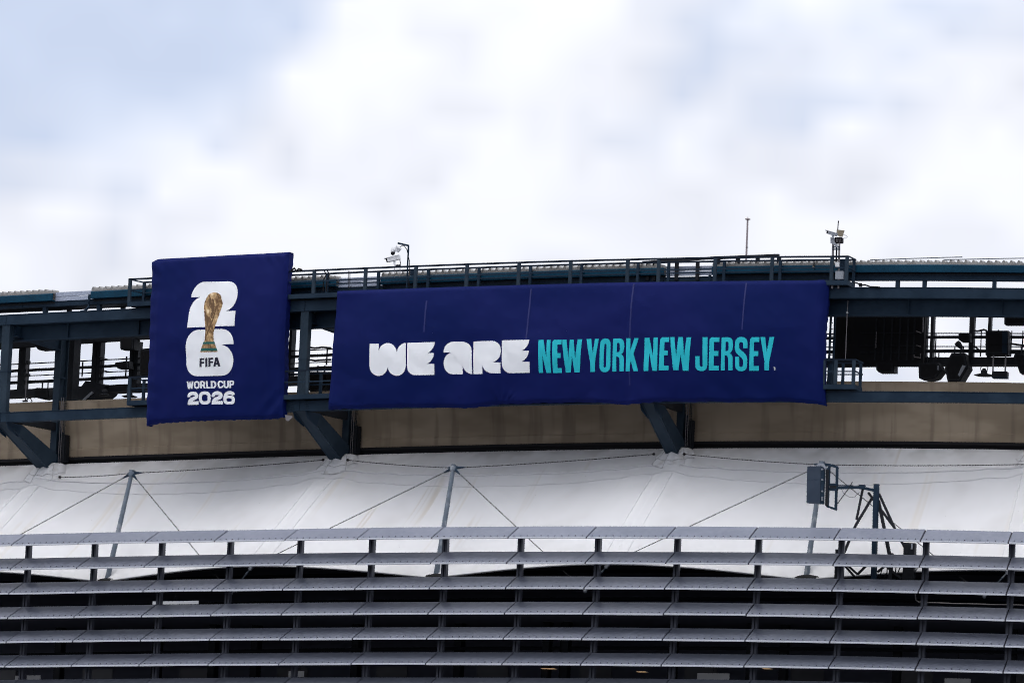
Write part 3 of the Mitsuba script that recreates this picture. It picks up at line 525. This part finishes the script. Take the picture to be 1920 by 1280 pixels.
# ------------------------------------------------------------------ banners
def bez(spec, ox, oy, k):
    out, cur = [], None
    for e in spec:
        if len(e) == 2: out.append(e); cur = e
        else:
            t = np.linspace(0, 1, 11)[1:, None]; a, b, c, d = map(np.array, (cur, e[:2], e[2:4], e[4:]))
            out += [tuple(x) for x in (1-t)**3*a+3*(1-t)**2*t*b+3*(1-t)*t*t*c+t**3*d]; cur = e[4:]
    return [(ox+x/k, oy+y/k) for x, y in out]
class Banner:
    def __init__(s, d, corners, disp): s.d, s.c, s.disp = d, corners, disp; m = corners.mean(0); s.off = float(disp(m[0], m[1]))*.92
    def out(s, px, h0, h1, holes=()):
        P = Polygon(at(px, s.d+s.off), [at(h, s.d+s.off) for h in holes]).buffer(0); return MB().slab(P, s.d+h0, s.d+h1, .3, s.disp)
def cloth(k, b, edge, nx, nz, ret):
    # edge(s01, z01) -> (s, z): the outline; the four rims are turned back round the frame
    U, V = np.meshgrid(np.linspace(0, 1, nx), np.linspace(0, 1, nz)); S, Z = edge(U, V); D = b.d+b.disp(S, Z)
    rim = np.minimum(np.minimum(U, 1-U)*(S[0, -1]-S[0, 0]), np.minimum(V, 1-V)*(Z[-1, 0]-Z[0, 0])); D = D - .10*np.exp(-(rim/.09)**2)
    m = MB(); k0 = np.arange(nz-1)[:, None]*nx+np.arange(nx-1)[None]; P = W(S, D, Z)
    m.add(P.reshape(-1, 3), np.stack([k0, k0+1, k0+nx+1, k0+nx], -1).reshape(-1, 4), np.stack([S, Z], -1).reshape(-1, 2)); m.build('cloth', 'banner_cloth', k, smooth=True, uv=True)
    loops = [(S[:, 0], D[:, 0], Z[:, 0], 1, 0), (S[:, -1], D[:, -1], Z[:, -1], -1, 0), (S[0], D[0], Z[0], 0, 1), (S[-1], D[-1], Z[-1], 0, -1)]
    for a, dd, z, ds, dz in loops:
        r = np.linspace(0, 1, 7)[:, None]; wv = .03*np.sin(np.arange(len(a))*1.1)*r + .05*(meshkit.fbm(np.stack([a*2.1, z*2.1, dd*0], -1), 2, 5)-.5)[None]*r
        s2, z2, d2 = a[None]+ds*(.05*r+wv*.5), z[None]+dz*(.05*r+wv), dd[None]-ret*r; n = len(a); k1 = np.arange(6)[:, None]*n+np.arange(n-1)[None]
        MB().add(W(s2, d2, z2).reshape(-1, 3), np.stack([k1, k1+1, k1+n+1, k1+n], -1).reshape(-1, 4), np.stack([s2, z2], -1).reshape(-1, 2)).build('turned_edge', 'banner_cloth', k, smooth=True, uv=True)
def billow(s, z, C, a):
    u = np.clip((s-C[:, 0].min())/np.ptp(C[:, 0]), 0, 1); v = np.clip((z-C[2, 1])/(C[0, 1]-C[2, 1]), 0, 1)
    return a*np.sin(np.pi*v)*np.minimum(1, 12*u*(1-u))**.7
def gz(s, z, s0, z0, a, b): return np.exp(-((s-s0)/a)**2-((z-z0)/b)**2)
C1 = at([(285, 486), (541, 472), (271.5, 793.5), (527, 784.5)], -5.55)
def disp1(s, z):
    s, z = np.asarray(s, float), np.asarray(z, float); q = np.stack([s*.35, z*.5, s*0], -1)
    e = billow(s, z, C1, .38) + .05*(meshkit.fbm(np.stack([s*1.3+z*.5, z*1.1, s*0], -1), 3, 3)-.5) + .20*(meshkit.fbm(q, 3, 12)-.5) + .010*np.sin(z*7.5+.8*s)*np.exp(-((s-C1[0, 0])/.9)**2)*2
    e += .035*np.sin((s-z)*6)*gz(s, z, C1[3, 0]-.4, C1[3, 1]+.5, .9, .9) + .03*np.sin((s*1.2+z)*8)*gz(s, z, C1[1, 0]-1., C1[1, 1], 1.2, .5)
    return e + .02*np.sin((s+z)*7)*gz(s, z, C1[0, 0]+.6, C1[0, 1]-.2, .8, .6) + .012*np.sin(z*1.9+s*.3)
b1 = Banner(-5.55, C1, disp1)
def edge1(U, V):
    tl, tr, bl, br = C1
    B = (1-V)*((1-U)*bl[0]+U*br[0]) + V*((1-U)*tl[0]+U*tr[0]); Z = (1-V)*((1-U)*bl[1]+U*br[1]) + V*((1-U)*tl[1]+U*tr[1])
    Z = Z - .10*V**8*np.exp(-(U/.025)**2)*1.4 - .11*(1-V)**10*np.exp(-(U/.035)**2) + .10*(1-V)**6*np.exp(-((U-1)/.06)**2) + .05*(1-V)**4*np.sin(np.pi*U)
    B = B + .10*V**8*np.exp(-(U/.05)**2)*0 - .05*np.sin(np.pi*V)*(U-.5)*.6 + .015*np.sin(V*31)*(1-U)**6
    return B, Z
k1 = thing('banner', 'square dark blue banner with a white 26 emblem and gold trophy', 'banner'); cloth(k1, b1, edge1, 110, 110, .42)
O1 = (338.8, 519.2, 614/120)
TWO = [(85, 192), (95, 110, 150, 45, 200, 42), (430, 37), (500, 38, 535, 80, 535, 160), (535, 240, 490, 310, 425, 327), (523, 323), (515, 468), (65, 487), (75, 340), (85, 260, 120, 205, 175, 190)]
SIX = [(508, 642), (395, 648), (460, 665, 500, 715, 500, 790), (498, 880, 455, 940, 380, 943), (150, 950), (80, 945, 48, 890, 50, 820), (55, 660), (60, 570, 110, 510, 180, 507), (400, 500), (470, 503, 508, 555, 508, 642)]
em = b1.out(bez(TWO, *O1), .022, .012).build('emblem_digit', 'white_print', k1); b1.out(bez(SIX, *O1), .022, .012).build('emblem_digit', 'white_print', k1)
CUP = [(250, 175), (265, 145, 330, 130, 365, 165), (385, 185, 385, 215, 390, 238), (397, 232), (396, 250), (395, 285, 375, 335, 365, 380), (350, 430, 330, 480, 325, 520), (318, 560, 320, 595, 325, 621), (232, 624), (240, 590, 245, 540, 240, 480), (232, 420, 222, 340, 218, 290), (215, 240, 230, 200, 250, 175)]
tp = b1.out(bez(CUP, *O1), .034, .024).build('trophy_picture', 'gold_print', k1, uv=True)
for sw in ([(300, 205), (330, 250, 325, 330, 300, 400), (285, 380), (300, 320, 305, 260, 290, 215)], [(340, 300), (335, 400, 270, 520, 245, 610), (238, 610), (255, 520, 320, 400, 328, 300)], [(235, 330), (250, 380, 262, 420, 268, 470), (258, 470), (250, 420, 240, 380, 230, 335)], [(268, 200), (262, 225, 262, 250, 272, 275), (285, 260), (288, 240, 285, 220, 280, 200)]):
    b1.out(bez(sw, *O1), .044, .036).build('trophy_swirl', 'brown_print', k1)
for pts, mt in (([(225, 622), (330, 621), (337, 644), (217, 646)], 'green_print'), ([(217, 647), (337, 645), (349, 681), (203, 684)], 'gold_print'), ([(203, 685), (349, 682), (357, 708), (194, 711)], 'green_print'), ([(194, 712), (357, 709), (361, 719), (190, 722)], 'gold_print')):
    b1.out(bez(pts, *O1), .034, .024).build('trophy_foot', mt, k1, uv=True)
for pts in ([(183, 780), (229, 777), (228, 794), (201, 796), (200, 812), (224, 811), (223, 828), (199, 829), (197, 861), (178, 862)], [(237, 777), (257, 776), (254, 859), (234, 860)], [(268, 775), (314, 773), (313, 790), (287, 791), (286, 808), (310, 807), (309, 824), (285, 825), (283, 857), (264, 858)]):
    b1.out(bez(pts, *O1), .034, .024).build('letter', 'dark_print', k1)
b1.out(bez([(337, 772), (358, 771), (376, 855), (355, 856), (351, 838), (336, 839), (331, 857), (310, 857)], *O1), .034, .024, [bez([(344, 798), (349, 822), (339, 822)], *O1)]).build('letter', 'dark_print', k1)
def stroke(spec, w, w2=None): return LineString(bez(spec, 0, 0, 1.0)).buffer(w, cap_style='flat', join_style='mitre')
def oval(a, b, c, d, r): return sbox(a+r, b+r, c-r, d-r).buffer(r, 12)
def glyph(t, bold):
    if t == 'W': return stroke([(.06, 1.1), (.24, -.02), (.44, .72), (.64, -.02), (.82, 1.1)], .105).intersection(sbox(-1, 0, 2, 1))
    if t == 'O': return oval(0, -.015, .80, 1.015, .38).difference(oval(.225, .2, .575, .8, .17))
    if t == 'C': return oval(0, -.015, .76, 1.015, .36).difference(oval(.225, .2, .60, .8, .17)).difference(sbox(.42, .37, 1, .63))
    if t == 'L': return sbox(0, 0, .23, 1).union(sbox(0, 0, .58, .2))
    if t == 'D': return oval(-.5, 0, .74, 1, .40).intersection(sbox(0, 0, 1, 1)).difference(oval(-.3, .2, .51, .8, .2).intersection(sbox(.23, 0, 1, 1)))
    if t == 'U': return oval(0, -.015, .74, 1.8, .33).difference(oval(.225, .2, .515, 1.9, .14)).intersection(sbox(0, -1, 1, 1))
    if t in 'PR':
        g = sbox(0, 0, .23, 1).union(oval(-.4, .36, .70, 1, .30).intersection(sbox(0, 0, 1, 1)).difference(oval(-.3, .55, .47, .81, .13).intersection(sbox(.23, 0, 1, 1))))
        return g if t == 'P' else g.union(Polygon([(.30, .45), (.52, .45), (.76, 0), (.50, 0)]))
    if t == '2': return stroke([(.13, .58), (.10, .80, .28, .87, .5, .87), (.74, .87, .88, .80, .88, .67), (.88, .44, .12, .50, .12, .125), (1.02, .125)], .135).intersection(sbox(-1, 0, 1.02, 1.1))
    if t == '0': return oval(0, 0, 1.10, 1, .42).difference(oval(.28, .24, .82, .76, .2))
    if t == '6': return oval(0, 0, 1.05, .66, .32).difference(oval(.28, .21, .77, .46, .12)).union(stroke([(.14, .34), (.14, .70, .30, .87, .58, .87), (.80, .87, .92, .82, .94, .70)], .135))
def word(b, text, quad, mat, k, bold=.0, h0=.022, h1=.012):
    "one mesh per character, the word's box fitted to the four corners tl, tr, bl, br (photo pixels)"
    q = at(quad, b.d+b.off); G = [glyph(c, bold) for c in text]; x = 0; P = []
    for g in G: P.append(affinity.translate(g, x-g.bounds[0], 0)); x += g.bounds[2]-g.bounds[0]+bold
    lo = np.array([0, min(p.bounds[1] for p in P)]); hi = np.array([P[-1].bounds[2], max(p.bounds[3] for p in P)])
    for p in P:
        m = MB()
        for g in getattr(p, 'geoms', [p]):
            e = trimesh.creation.extrude_polygon(g, 1.0, engine='earcut'); v = np.array(e.vertices); u, w = ((v[:, :2]-lo)/(hi-lo)).T
            c = (w*(1-u))[:, None]*q[0]+(w*u)[:, None]*q[1]+((1-w)*(1-u))[:, None]*q[2]+((1-w)*u)[:, None]*q[3]
            m.add(W(c[:, 0], b.d+b.disp(c[:, 0], c[:, 1])+np.where(v[:, 2] > .5, h0, h1), c[:, 1]), e.faces)
        m.build('letter', mat, k)
def zq(x0, x1, y0l, y1l, y0r, y1r, O, sh=0): return [(O[0]+(x0+sh)/O[2], O[1]+y0l/O[2]), (O[0]+(x1+sh)/O[2], O[1]+y0r/O[2]), (O[0]+x0/O[2], O[1]+y1l/O[2]), (O[0]+x1/O[2], O[1]+y1r/O[2])]
word(b1, 'WORLD', zq(45, 325, 998, 1070, 991, 1064, O1, 2), 'white_print', k1, .06); word(b1, 'CUP', zq(340, 496, 990, 1064, 987, 1060, O1, 2), 'white_print', k1, .06); word(b1, '2026', zq(43, 494, 1096, 1220, 1088, 1213, O1, 3), 'white_print', k1, .05)
b1.out(bez([(473, 914), (480, 914), (478, 938), (472, 938)], *O1), .022, .012).build('registered_mark', 'cloth_seam', k1)
MB().pxslab([(534, 777), (546, 779), (549, 781), (541, 789), (536, 788)], -5.75, -5.77).build('loose_flap', 'conduit', k1, label='pale loose corner of the banner lining')
# wide banner
C2 = at([(629.5, 545), (1552, 525), (613, 766), (1544, 758)], -5.55)
def disp2(s, z):
    s, z = np.asarray(s, float), np.asarray(z, float); q = np.stack([s*.22, z*.45, s*0], -1); z0 = C2[2, 1]
    lowb = np.exp(-np.maximum(z-z0, 0)/.55)
    e = billow(s, z, C2, .34) + .06*(meshkit.fbm(np.stack([s*1.1+z*.6, z*1.0, s*0], -1), 3, 4)-.5) + .22*(meshkit.fbm(q, 3, 31)-.5) + lowb*.26*(meshkit.fbm(np.stack([s*1.1, z*.9, s*0], -1), 3, 7)-.5)
    c = at1(940, 752, -5.55); e += .06*np.sin((s-c[0])*9/np.maximum(.35, z-z0+.1))*gz(s, z, c[0], c[1]+.1, .55, .55)
    c = at1(1183, 768, -5.55); e += .10*gz(s, z, c[0], c[1]+.2, .25, .6)
    e += .07*np.cos((s-C2[1, 0]+.1)*2.6)*np.exp(-((s-C2[1, 0])/1.3)**2) + .012*np.sin(z*3+1.2*s)*np.exp(-((s-C2[1, 0]+1)/1.6)**2)
    e = e - .75*np.clip(s-(C2[3, 0]+(C2[1, 0]-C2[3, 0])*np.clip((z-z0)/6, 0, 1)-.42), 0, 1)**1.2
    return e + .05*np.sin((s*.9+z*1.3)*3)*lowb*np.exp(-((s-C2[1, 0]+3)/3)**2)
b2 = Banner(-5.55, C2, disp2)
_hu = np.array([0, .05, .12, .2, .255, .3, .345, .4, .46, .55, .61, .64, .68, .75, .82, .88, .93, .97, 1.0]); _hz = np.array([-.02, 0, -.02, .0, -.05, -.07, .06, .05, .10, .08, .02, .02, .10, .10, .08, .10, .10, .04, .0])
def edge2(U, V):
    tl, tr, bl, br = C2; B = (1-V)*((1-U)*bl[0]+U*br[0]) + V*((1-U)*tl[0]+U*tr[0]); Z = (1-V)*((1-U)*bl[1]+U*br[1]) + V*((1-U)*tl[1]+U*tr[1])
    Z = Z + 1.4*np.interp(U, _hu, _hz)*(1-V)**3 + .03*(1-V)**6*np.sin(U*70)*np.sin(U*23) + .03*V**8*np.exp(-((U-1)/.02)**2)
    return B + .06*np.sin(np.pi*V)*np.exp(-(U/.02)**2) - .10*np.sin(np.pi*V)*np.exp(-((U-1)/.03)**2), Z
k2 = thing('banner', 'wide dark blue banner reading WE ARE NEW YORK NEW JERSEY in white and teal', 'banner'); cloth(k2, b2, edge2, 260, 90, .42)
O2, O3 = (680, 620, 4.8), (1000, 610, 4.0)
for pts in ([(64, 115), (146, 115), (146, 195), (148, 140, 185, 110, 225, 110), (265, 110, 300, 145, 305, 195), (310, 140, 345, 110, 388, 108), (385, 310), (380, 370, 345, 402, 300, 402), (250, 402, 220, 360, 220, 318), (215, 365, 185, 403, 135, 403), (90, 403, 58, 365, 58, 315)],
            [(400, 107), (646, 101), (640, 150, 615, 185, 580, 200), (641, 199), (635, 245, 610, 280, 573, 295), (638, 296), (636, 393), (465, 397), (420, 395, 395, 360, 395, 310)],
            [(723, 195), (728, 135, 765, 97, 820, 96), (880, 96), (940, 96, 978, 130, 976, 190), (972, 387), (925, 380, 890, 345, 889, 305), (887, 387), (795, 388), (750, 385, 720, 345, 720, 290), (722, 240, 755, 205, 795, 193)],
            [(993, 95), (1150, 90), (1210, 88, 1243, 125, 1243, 175), (1243, 230, 1215, 268, 1165, 283), (1237, 284), (1233, 380), (1160, 380), (1110, 378, 1075, 345, 1070, 300), (1068, 385), (984, 387)],
            [(1256, 87), (1506, 82), (1500, 130, 1475, 165, 1437, 180), (1503, 180), (1495, 225, 1470, 260, 1430, 277), (1500, 278), (1495, 374), (1325, 379), (1280, 378, 1250, 345, 1250, 290)]):
    b2.out(bez(pts, *O2), .022, .012).build('letter', 'white_print', k2)
def sh(spec, dx, dy): return [tuple(v+(dx if i % 2 == 0 else dy) for i, v in enumerate(e)) for e in spec]
RO = [(598, 98), (640, 97), (672, 97, 681, 115, 681, 150), (680, 195, 668, 208, 655, 215), (672, 222, 676, 240, 675, 265), (672, 342), (640, 343), (642, 260), (642, 240, 638, 232, 618, 232), (615, 343), (585, 344)]; RH = [(628, 130), (640, 130), (648, 132, 649, 145, 648, 165), (648, 190, 645, 200, 624, 200)]
OO = [(500, 140), (503, 110, 520, 97, 540, 97), (565, 97, 578, 112, 578, 140), (572, 300), (570, 330, 552, 348, 528, 348), (502, 348, 489, 330, 490, 300)]; OH = [(531, 145), (533, 133, 547, 133, 547, 148), (540, 300), (538, 318, 521, 318, 521, 300)]
ES = lambda: None
GL = [([(44, 110), (82, 109), (101, 240), (107, 109), (134, 109), (126, 353), (90, 353), (72, 215), (66, 353), (35, 353)], None), ([(148, 122), (160, 108), (216, 107), (214, 144), (184, 145), (182, 208), (207, 208), (206, 243), (180, 244), (177, 318), (207, 317), (206, 353), (140, 354)], None),
      ([(220, 107), (253, 106), (262, 250), (278, 106), (306, 106), (312, 250), (335, 104), (367, 104), (340, 349), (300, 350), (290, 225), (272, 350), (235, 351)], None), ([(400, 101), (434, 101), (446, 210), (462, 100), (491, 100), (458, 275), (455, 345), (420, 346), (423, 275)], None),
      (OO, OH), (RO, RH), ([(697, 96), (728, 96), (724, 190), (757, 95), (789, 95), (749, 210), (780, 340), (745, 341), (727, 262), (720, 285), (717, 341), (687, 342)], None),
      ([(835, 92), (872, 91), (895, 230), (903, 90), (935, 90), (925, 338), (890, 338), (868, 200), (858, 339), (823, 340)], None), ([(952, 105), (965, 89), (1020, 89), (1019, 123), (985, 124), (982, 187), (1010, 188), (1009, 223), (980, 224), (978, 300), (1012, 300), (1011, 334), (938, 336)], None),
      ([(1028, 88), (1060, 88), (1072, 235), (1090, 88), (1125, 88), (1132, 235), (1153, 90), (1187, 90), (1160, 337), (1118, 338), (1105, 215), (1085, 334), (1045, 334)], None),
      ([(1273, 90), (1311, 89), (1303, 290), (1300, 325, 1285, 340, 1257, 340), (1225, 340, 1212, 322, 1213, 290), (1215, 230), (1248, 230), (1246, 290), (1247, 305, 1252, 308, 1258, 308), (1268, 307, 1268, 300, 1268, 285)], None),
      ([(1325, 105), (1338, 90), (1398, 90), (1397, 123), (1358, 124), (1356, 192), (1388, 192), (1387, 227), (1354, 228), (1351, 300), (1388, 300), (1387, 335), (1312, 336)], None), (sh(RO, 817, -8), sh(RH, 817, -8)),
      ([(1572, 170), (1573, 140), (1572, 118, 1545, 118, 1543, 140), (1543, 165), (1545, 185, 1601, 205, 1601, 250), (1599, 295), (1598, 325, 1580, 341, 1555, 341), (1528, 341, 1508, 325, 1509, 295), (1511, 232), (1541, 232), (1540, 295), (1540, 314, 1568, 314, 1569, 293), (1570, 262), (1565, 235, 1511, 220, 1511, 170), (1513, 135), (1515, 103, 1533, 86, 1560, 86), (1590, 86, 1606, 103, 1606, 135), (1604, 170)], None),
      ([(1625, 105), (1640, 88), (1695, 88), (1693, 123), (1655, 124), (1652, 192), (1685, 192), (1683, 227), (1650, 228), (1647, 302), (1687, 302), (1686, 336), (1612, 337)], None), ([(1703, 87), (1738, 87), (1747, 200), (1770, 87), (1806, 86), (1765, 270), (1762, 335), (1727, 335), (1730, 268)], None)]
for o, h in GL: b2.out(bez(o, *O3), .022, .012, [bez(h, *O3)] if h else ()).build('letter', 'teal_print', k2)
m = MB()
for pts in ([(1800, 309), (1803, 309), (1803, 320), (1800, 320)], [(1803, 313), (1811, 313), (1811, 316), (1803, 316)], [(1800, 324), (1811, 324), (1811, 326), (1800, 326)], [(1800, 332), (1811, 332), (1811, 334), (1800, 334)], [(1802, 326), (1805, 326), (1805, 332), (1802, 332)]):
    P = Polygon(at(bez(pts, *O3), b2.d+b2.off)); m.slab(P, b2.d+.022, b2.d+.012, .3, disp2)
m.build('trade_mark', 'white_print', k2)
for (u, v0, u2, v1) in ((795.5, 562, 793.5, 622), (989.5, 540, 987, 636), (1183.5, 530, 1177.5, 722), (1394.5, 528, 1391, 618)):
    P = Polygon(at([(u-1.4, v0), (u+1.4, v0), (u2+1.1, v1), (u2-1.1, v1)], b2.d+b2.off)); MB().slab(P, b2.d+.012, b2.d+.003, .3, disp2).build('seam', 'cloth_seam', k2)
# ------------------------------------------------------------------ cameras and masts on the skyline
k = thing('camera_pole', 'thin dark gooseneck pole with a white dome camera hanging from it above the railing', 'camera pole'); D = -6.1
tp, el, bt = wp(766, 460.5, D), wp(746.5, 456, D), wp(762.5, 540, D)
MB().tube(line3([bt, tp], 4), .042, 7).build('pole', 'steel', k); MB().bar(tp, el, .09, .09).build('arm', 'steel', k)
MB().tube(np.array([wp(*q, D) for q in ((750, 463), (754, 460.5), (758, 461), (763, 468), (765, 478), (768, 490), (768, 505), (766.5, 520), (767, 538))]), .02, 5).build('cable', 'black', k)
MB().pxbox(769, 504, 776, 516, D, D-.15).build('junction_box', 'steel', k)
cm = k
MB().tube([wp(743, 470, D), wp(748, 463, D)], [.15, .17], 10).build('camera_bracket', 'white_plastic', cm)
MB().tube([wp(737, 472.5, D), wp(737.2, 469.5, D), wp(737.6, 466, D), wp(738, 463.5, D)], [.115, .125, .10, .06], 12).build('camera_housing', 'white_plastic', cm, smooth=40)
MB().ball(wp(736.6, 474.5, D), .105, (1, 1, 1.05)).build('camera_dome', 'black', cm, smooth=True)
def bullet(lab, a, b, r, D, mount, light='white_plastic'):
    k = thing('security_camera', lab, 'camera'); A, B = wp(*a, D+.08), wp(*b, D-.1); ax = (B-A)/np.linalg.norm(B-A); rt_ = np.cross(ax, [0, 0, 1]); rt_ /= np.linalg.norm(rt_)
    MB().bar(A+ax*.05, B, r*1.7, r*1.6).build('body', light, k); MB().bar(A-ax*.02, A+ax*.049, r*1.5, r*1.4).build('lens', 'black', k)
    u = np.cross(rt_, ax); MB().bar(A-ax*.10+u*r*.98, B+u*r*.98, r*2.1, r*.22).build('sun_shield', light, k)
    C = A*.42+B*.58-[0, 0, r*.8]; MB().tube([C, C-[0, 0, .10], wp(*mount, D)], [.055, .05, .04], 8).build('mount', light, k); return k
k = bullet('white box-shaped security camera just above the railing below the dome camera', (725.5, 488.5), (750, 482.5), .115, -5.8, (741, 499))
MB().tube(np.array([wp(*q, -5.85) for q in ((749, 485), (751, 492), (750, 498))]), .025, 5).build('cable', 'conduit', k); m = MB(); m.pxbox(740, 496, 749.5, 499, -5.8, -5.9); m.build('clamp', 'black', k)
for u in (740, 750): MB().tube(np.array([wp(u, 499, -6.4), wp(u-.2, 520, -6.4)]), .015, 5).build('support_wire', 'conduit', k)
k = thing('antenna_pole', 'slim pale pole with a small disc cap standing alone on the skyline', 'antenna'); D = -8.0
MB().tube([wp(1397.5, 520, D), wp(1399.8, 470, D), wp(1401.8, 413, D)], [.05, .048, .042], 8).build('pole', 'pole_metal', k, smooth=40)
c = wp(1402, 411.5, D); MB().tube([c-[0, 0, .03], c, c+[0, 0, .03], c+[0, 0, .07], c+[0, 0, .08]], [.06, .135, .13, .05, .03], 14).build('cap', 'pole_metal', k); MB().tube([c+[0, 0, .08], c+[0, 0, .12]], .012, 5).build('tip', 'pole_metal', k)
MB().tube([wp(1400.4, 464.5, D), wp(1400.5, 463.2, D)], .058, 8).build('band', 'black', k)
k = thing('camera_mast', 'twin-pole mast with instrument boxes and a whip antenna at the right end of the catwalk', 'mast'); D = -5.9
for u, w in ((1561.5, 2.1), (1573.2, 1.9)): MB().tube([wp(u-1.3, 541, D), wp(u+.6, 456, D)], w*.0252, 8).build('pole', 'conduit', k)
MB().tube([wp(1567.6, 500, D-.1), wp(1569, 455, D-.1)], .04, 6).build('pole', 'black', k); MB().tube([wp(1570.5, 432, D), wp(1572.2, 414, D)], .028, 6).build('whip_antenna', 'black', k)
MB().pxslab([(1569, 430.5), (1583, 432), (1579, 444), (1574, 444), (1568, 440)], D+.1, D+.04).build('plate_antenna', 'beige_metal', k)
m = MB(); m.pxbox(1565, 445, 1578, 455, D+.02, D-.3); m.build('dark_box', 'black', k)
for u in (1568, 1571, 1575): MB().pxbox(u-.4, 446, u+.4, 454, D+.05, D+.025).build('fin', 'conduit', k)
MB().pxslab([(1557, 445), (1565, 446), (1564, 453), (1570, 459), (1571, 464), (1567, 463), (1561, 457), (1557, 456)], D+.08, D+.02).build('bracket', 'grey_plastic', k)
for v in (462, 466): MB().pxbox(1561, v, 1575, v+2.4, D+.06, D+.03).build('cross_plate', 'steel', k)
MB().tube(np.array([wp(*q, D) for q in ((1580, 440), (1586, 441.5), (1589, 444), (1586, 446.5), (1578, 447))]), .012, 5).build('cable_loop', 'cable_black', k); MB().tube(np.array([wp(*q, D) for q in ((1578, 449), (1581, 452), (1580, 455), (1577, 455))]), .012, 5).build('cable_loop', 'cable_black', k)
MB().pxbox(1566, 491.5, 1573, 500, D+.12, D+.02).build('white_box', 'white_plastic', k, label='small white box on the mast'); MB().pxbox(1566, 508, 1581, 523, D+.12, D-.05).build('white_box', 'grey_plastic', k, label='larger pale grey box at the foot of the mast')
MB().pxbox(1576, 486, 1584, 512, D-.3, D-.5).build('rear_cabinet', 'steel', k)
k = bullet('beige security camera pointing left on top of the twin-pole mast', (1550.5, 435.5), (1570, 441), .075, -5.75, (1561, 447), 'grey_plastic')
k = thing('floor_cable', 'loose black cable lying on the upper beam right of the camera mast', 'cable'); MB().tube(np.array([wp(*q, -5.95) for q in ((1600, 529), (1608, 531), (1613, 535), (1622, 534), (1632, 537.5), (1650, 538.5))]), .035, 5).build('run', 'black', k); MB().pxbox(1610.5, 530.5, 1615, 537, -5.85, -6.0).build('connector', 'black', k)
# ------------------------------------------------------------------ panel antenna on its braced post, behind the louvers
D = -2.35; k = thing('panel_antenna', 'dark grey panel antenna on a braced steel post standing behind the louvers', 'antenna')
P = Polygon(at([(1513.5, 874), (1539, 873), (1537.5, 943.5), (1512, 942)], D+.35)); m = MB(); m.slab(P, D+.35, D+.05); m.build('shell', 'antenna_shell', k)
MB().pxslab([(1539.6, 873.5), (1544.5, 876), (1543, 944), (1538.2, 944)], D+.34, D+.08).build('side_cover', 'steel', k); MB().pxslab([(1513.3, 898.6), (1538.5, 898), (1538.5, 899), (1513.3, 899.6)], D+.357, D+.352).build('joint', 'steel', k)
m = MB()
for v in (878, 897.5, 919, 931, 935): m.pxbox(1539.5, v, 1543, v+2.6, D+.40, D+.345)
m.build('connectors', 'grey_plastic', k)
MB().pxslab([(1534, 868), (1543, 869), (1548, 876), (1547, 880), (1542, 874), (1530, 873)], D+.3, D+.1).build('top_bracket', 'grey_plastic', k)
for q in (((1555, 874), (1551.5, 950)), ((1570, 876), (1567, 956))): MB().bar(wp(*q[0], D), wp(*q[1], D), .10, .10).build('frame_upright', 'steel', k)
MB().pxslab([(1548, 880), (1553.5, 880), (1551.5, 947), (1547, 947)], D+.15, D+.05).build('rear_plate', 'steel_black', k)
for q in (((1547, 870), (1571, 875.5)), ((1552, 949), (1569, 955)), ((1556, 908), (1571, 908)), ((1556, 917), (1570, 918))): MB().bar(wp(*q[0], D+.02), wp(*q[1], D+.02), .09, .10).build('frame_crossbar', 'steel', k)
MB().pxbox(1556, 906, 1570, 919, D+.05, D-.1).build('clamp_block', 'steel_black', k)
for a, b, w in (((1570, 914), (1612, 913), .13), ((1612, 913), (1640, 919), .13), ((1570, 909.5), (1600, 910), .04)): MB().bar(wp(*a, D), wp(*b, D), w, w).build('arm', 'steel', k)
MB().pxbox(1610, 908, 1621, 916, D+.1, D-.1).build('clamp_block', 'steel', k)
A, B = wp(1643.5, 907, D), wp(1637.5, 1110, D); MB().bar(A, B, .21, .21).build('main_post', 'steel', k)
for a, b, w in (((1618, 915), (1606, 974), .09), ((1637, 930), (1604, 985), .11), ((1604, 985), (1583, 1035), .11), ((1628, 923), (1678, 990), .11), ((1648, 925), (1680, 995), .11), ((1680, 995), (1702, 1036), .11), ((1647, 938), (1660, 1000), .14), ((1660, 1000), (1670, 1050), .14)):
    MB().bar(wp(*a, D-.15), wp(*b, D-.15), w, w).build('brace', 'steel_black', k)
for u, v0, v1, w in ((1568.5, 1029, 1086, 7), (1670, 1036, 1086, 6)): MB().pxbox(u-w/2, v0, u+w/2, v1, D-.1, D-.3).build('foot_post', 'steel_black', k)
MB().pxbox(1693, 1017, 1714, 1086, D-.1, D-.5).build('radio_unit', 'steel_black', k); MB().pxbox(1708, 1018, 1711, 1029, D-.04, D-.09).build('radio_label', 'grey_plastic', k)
for a, b in (((1584, 1060), (1602, 1080)), ((1590, 1060), (1608, 1076)), ((1608, 1076), (1626, 1058)), ((1645, 1072), (1662, 1058)), ((1660, 1060), (1690, 1084))): MB().bar(wp(*a, D-.15), wp(*b, D-.15), .10, .10).build('base_brace', 'steel_black', k)
m = MB()
for i in range(9): x = 1656+i*8; m.tube(np.array([wp(x, 1060+2*(i % 3), D-.3), wp(x-4+3*(i % 2), 1072, D-.2), wp(x-8, 1090, D-.3)]), .03, 5)
m.tube(np.array([wp(*q, D+.05) for q in ((1577, 915), (1582, 925), (1592, 931), (1601, 932), (1612, 922))]), .012, 5); m.tube(np.array([wp(*q, D+.05) for q in ((1598, 903), (1592, 914), (1570, 944))]), .025, 5)
m.build('cables', 'cable_black', k)
k = thing('conduit_pipe', 'pale bent pipe in the dark behind the louvers at the right', 'pipe'); MB().tube(np.array([wp(*q, -3.0) for q in ((1716, 1110), (1717, 1124), (1722, 1128), (1740, 1129), (1800, 1131), (1925, 1134))]), .03, 6).build('run', 'conduit', k)
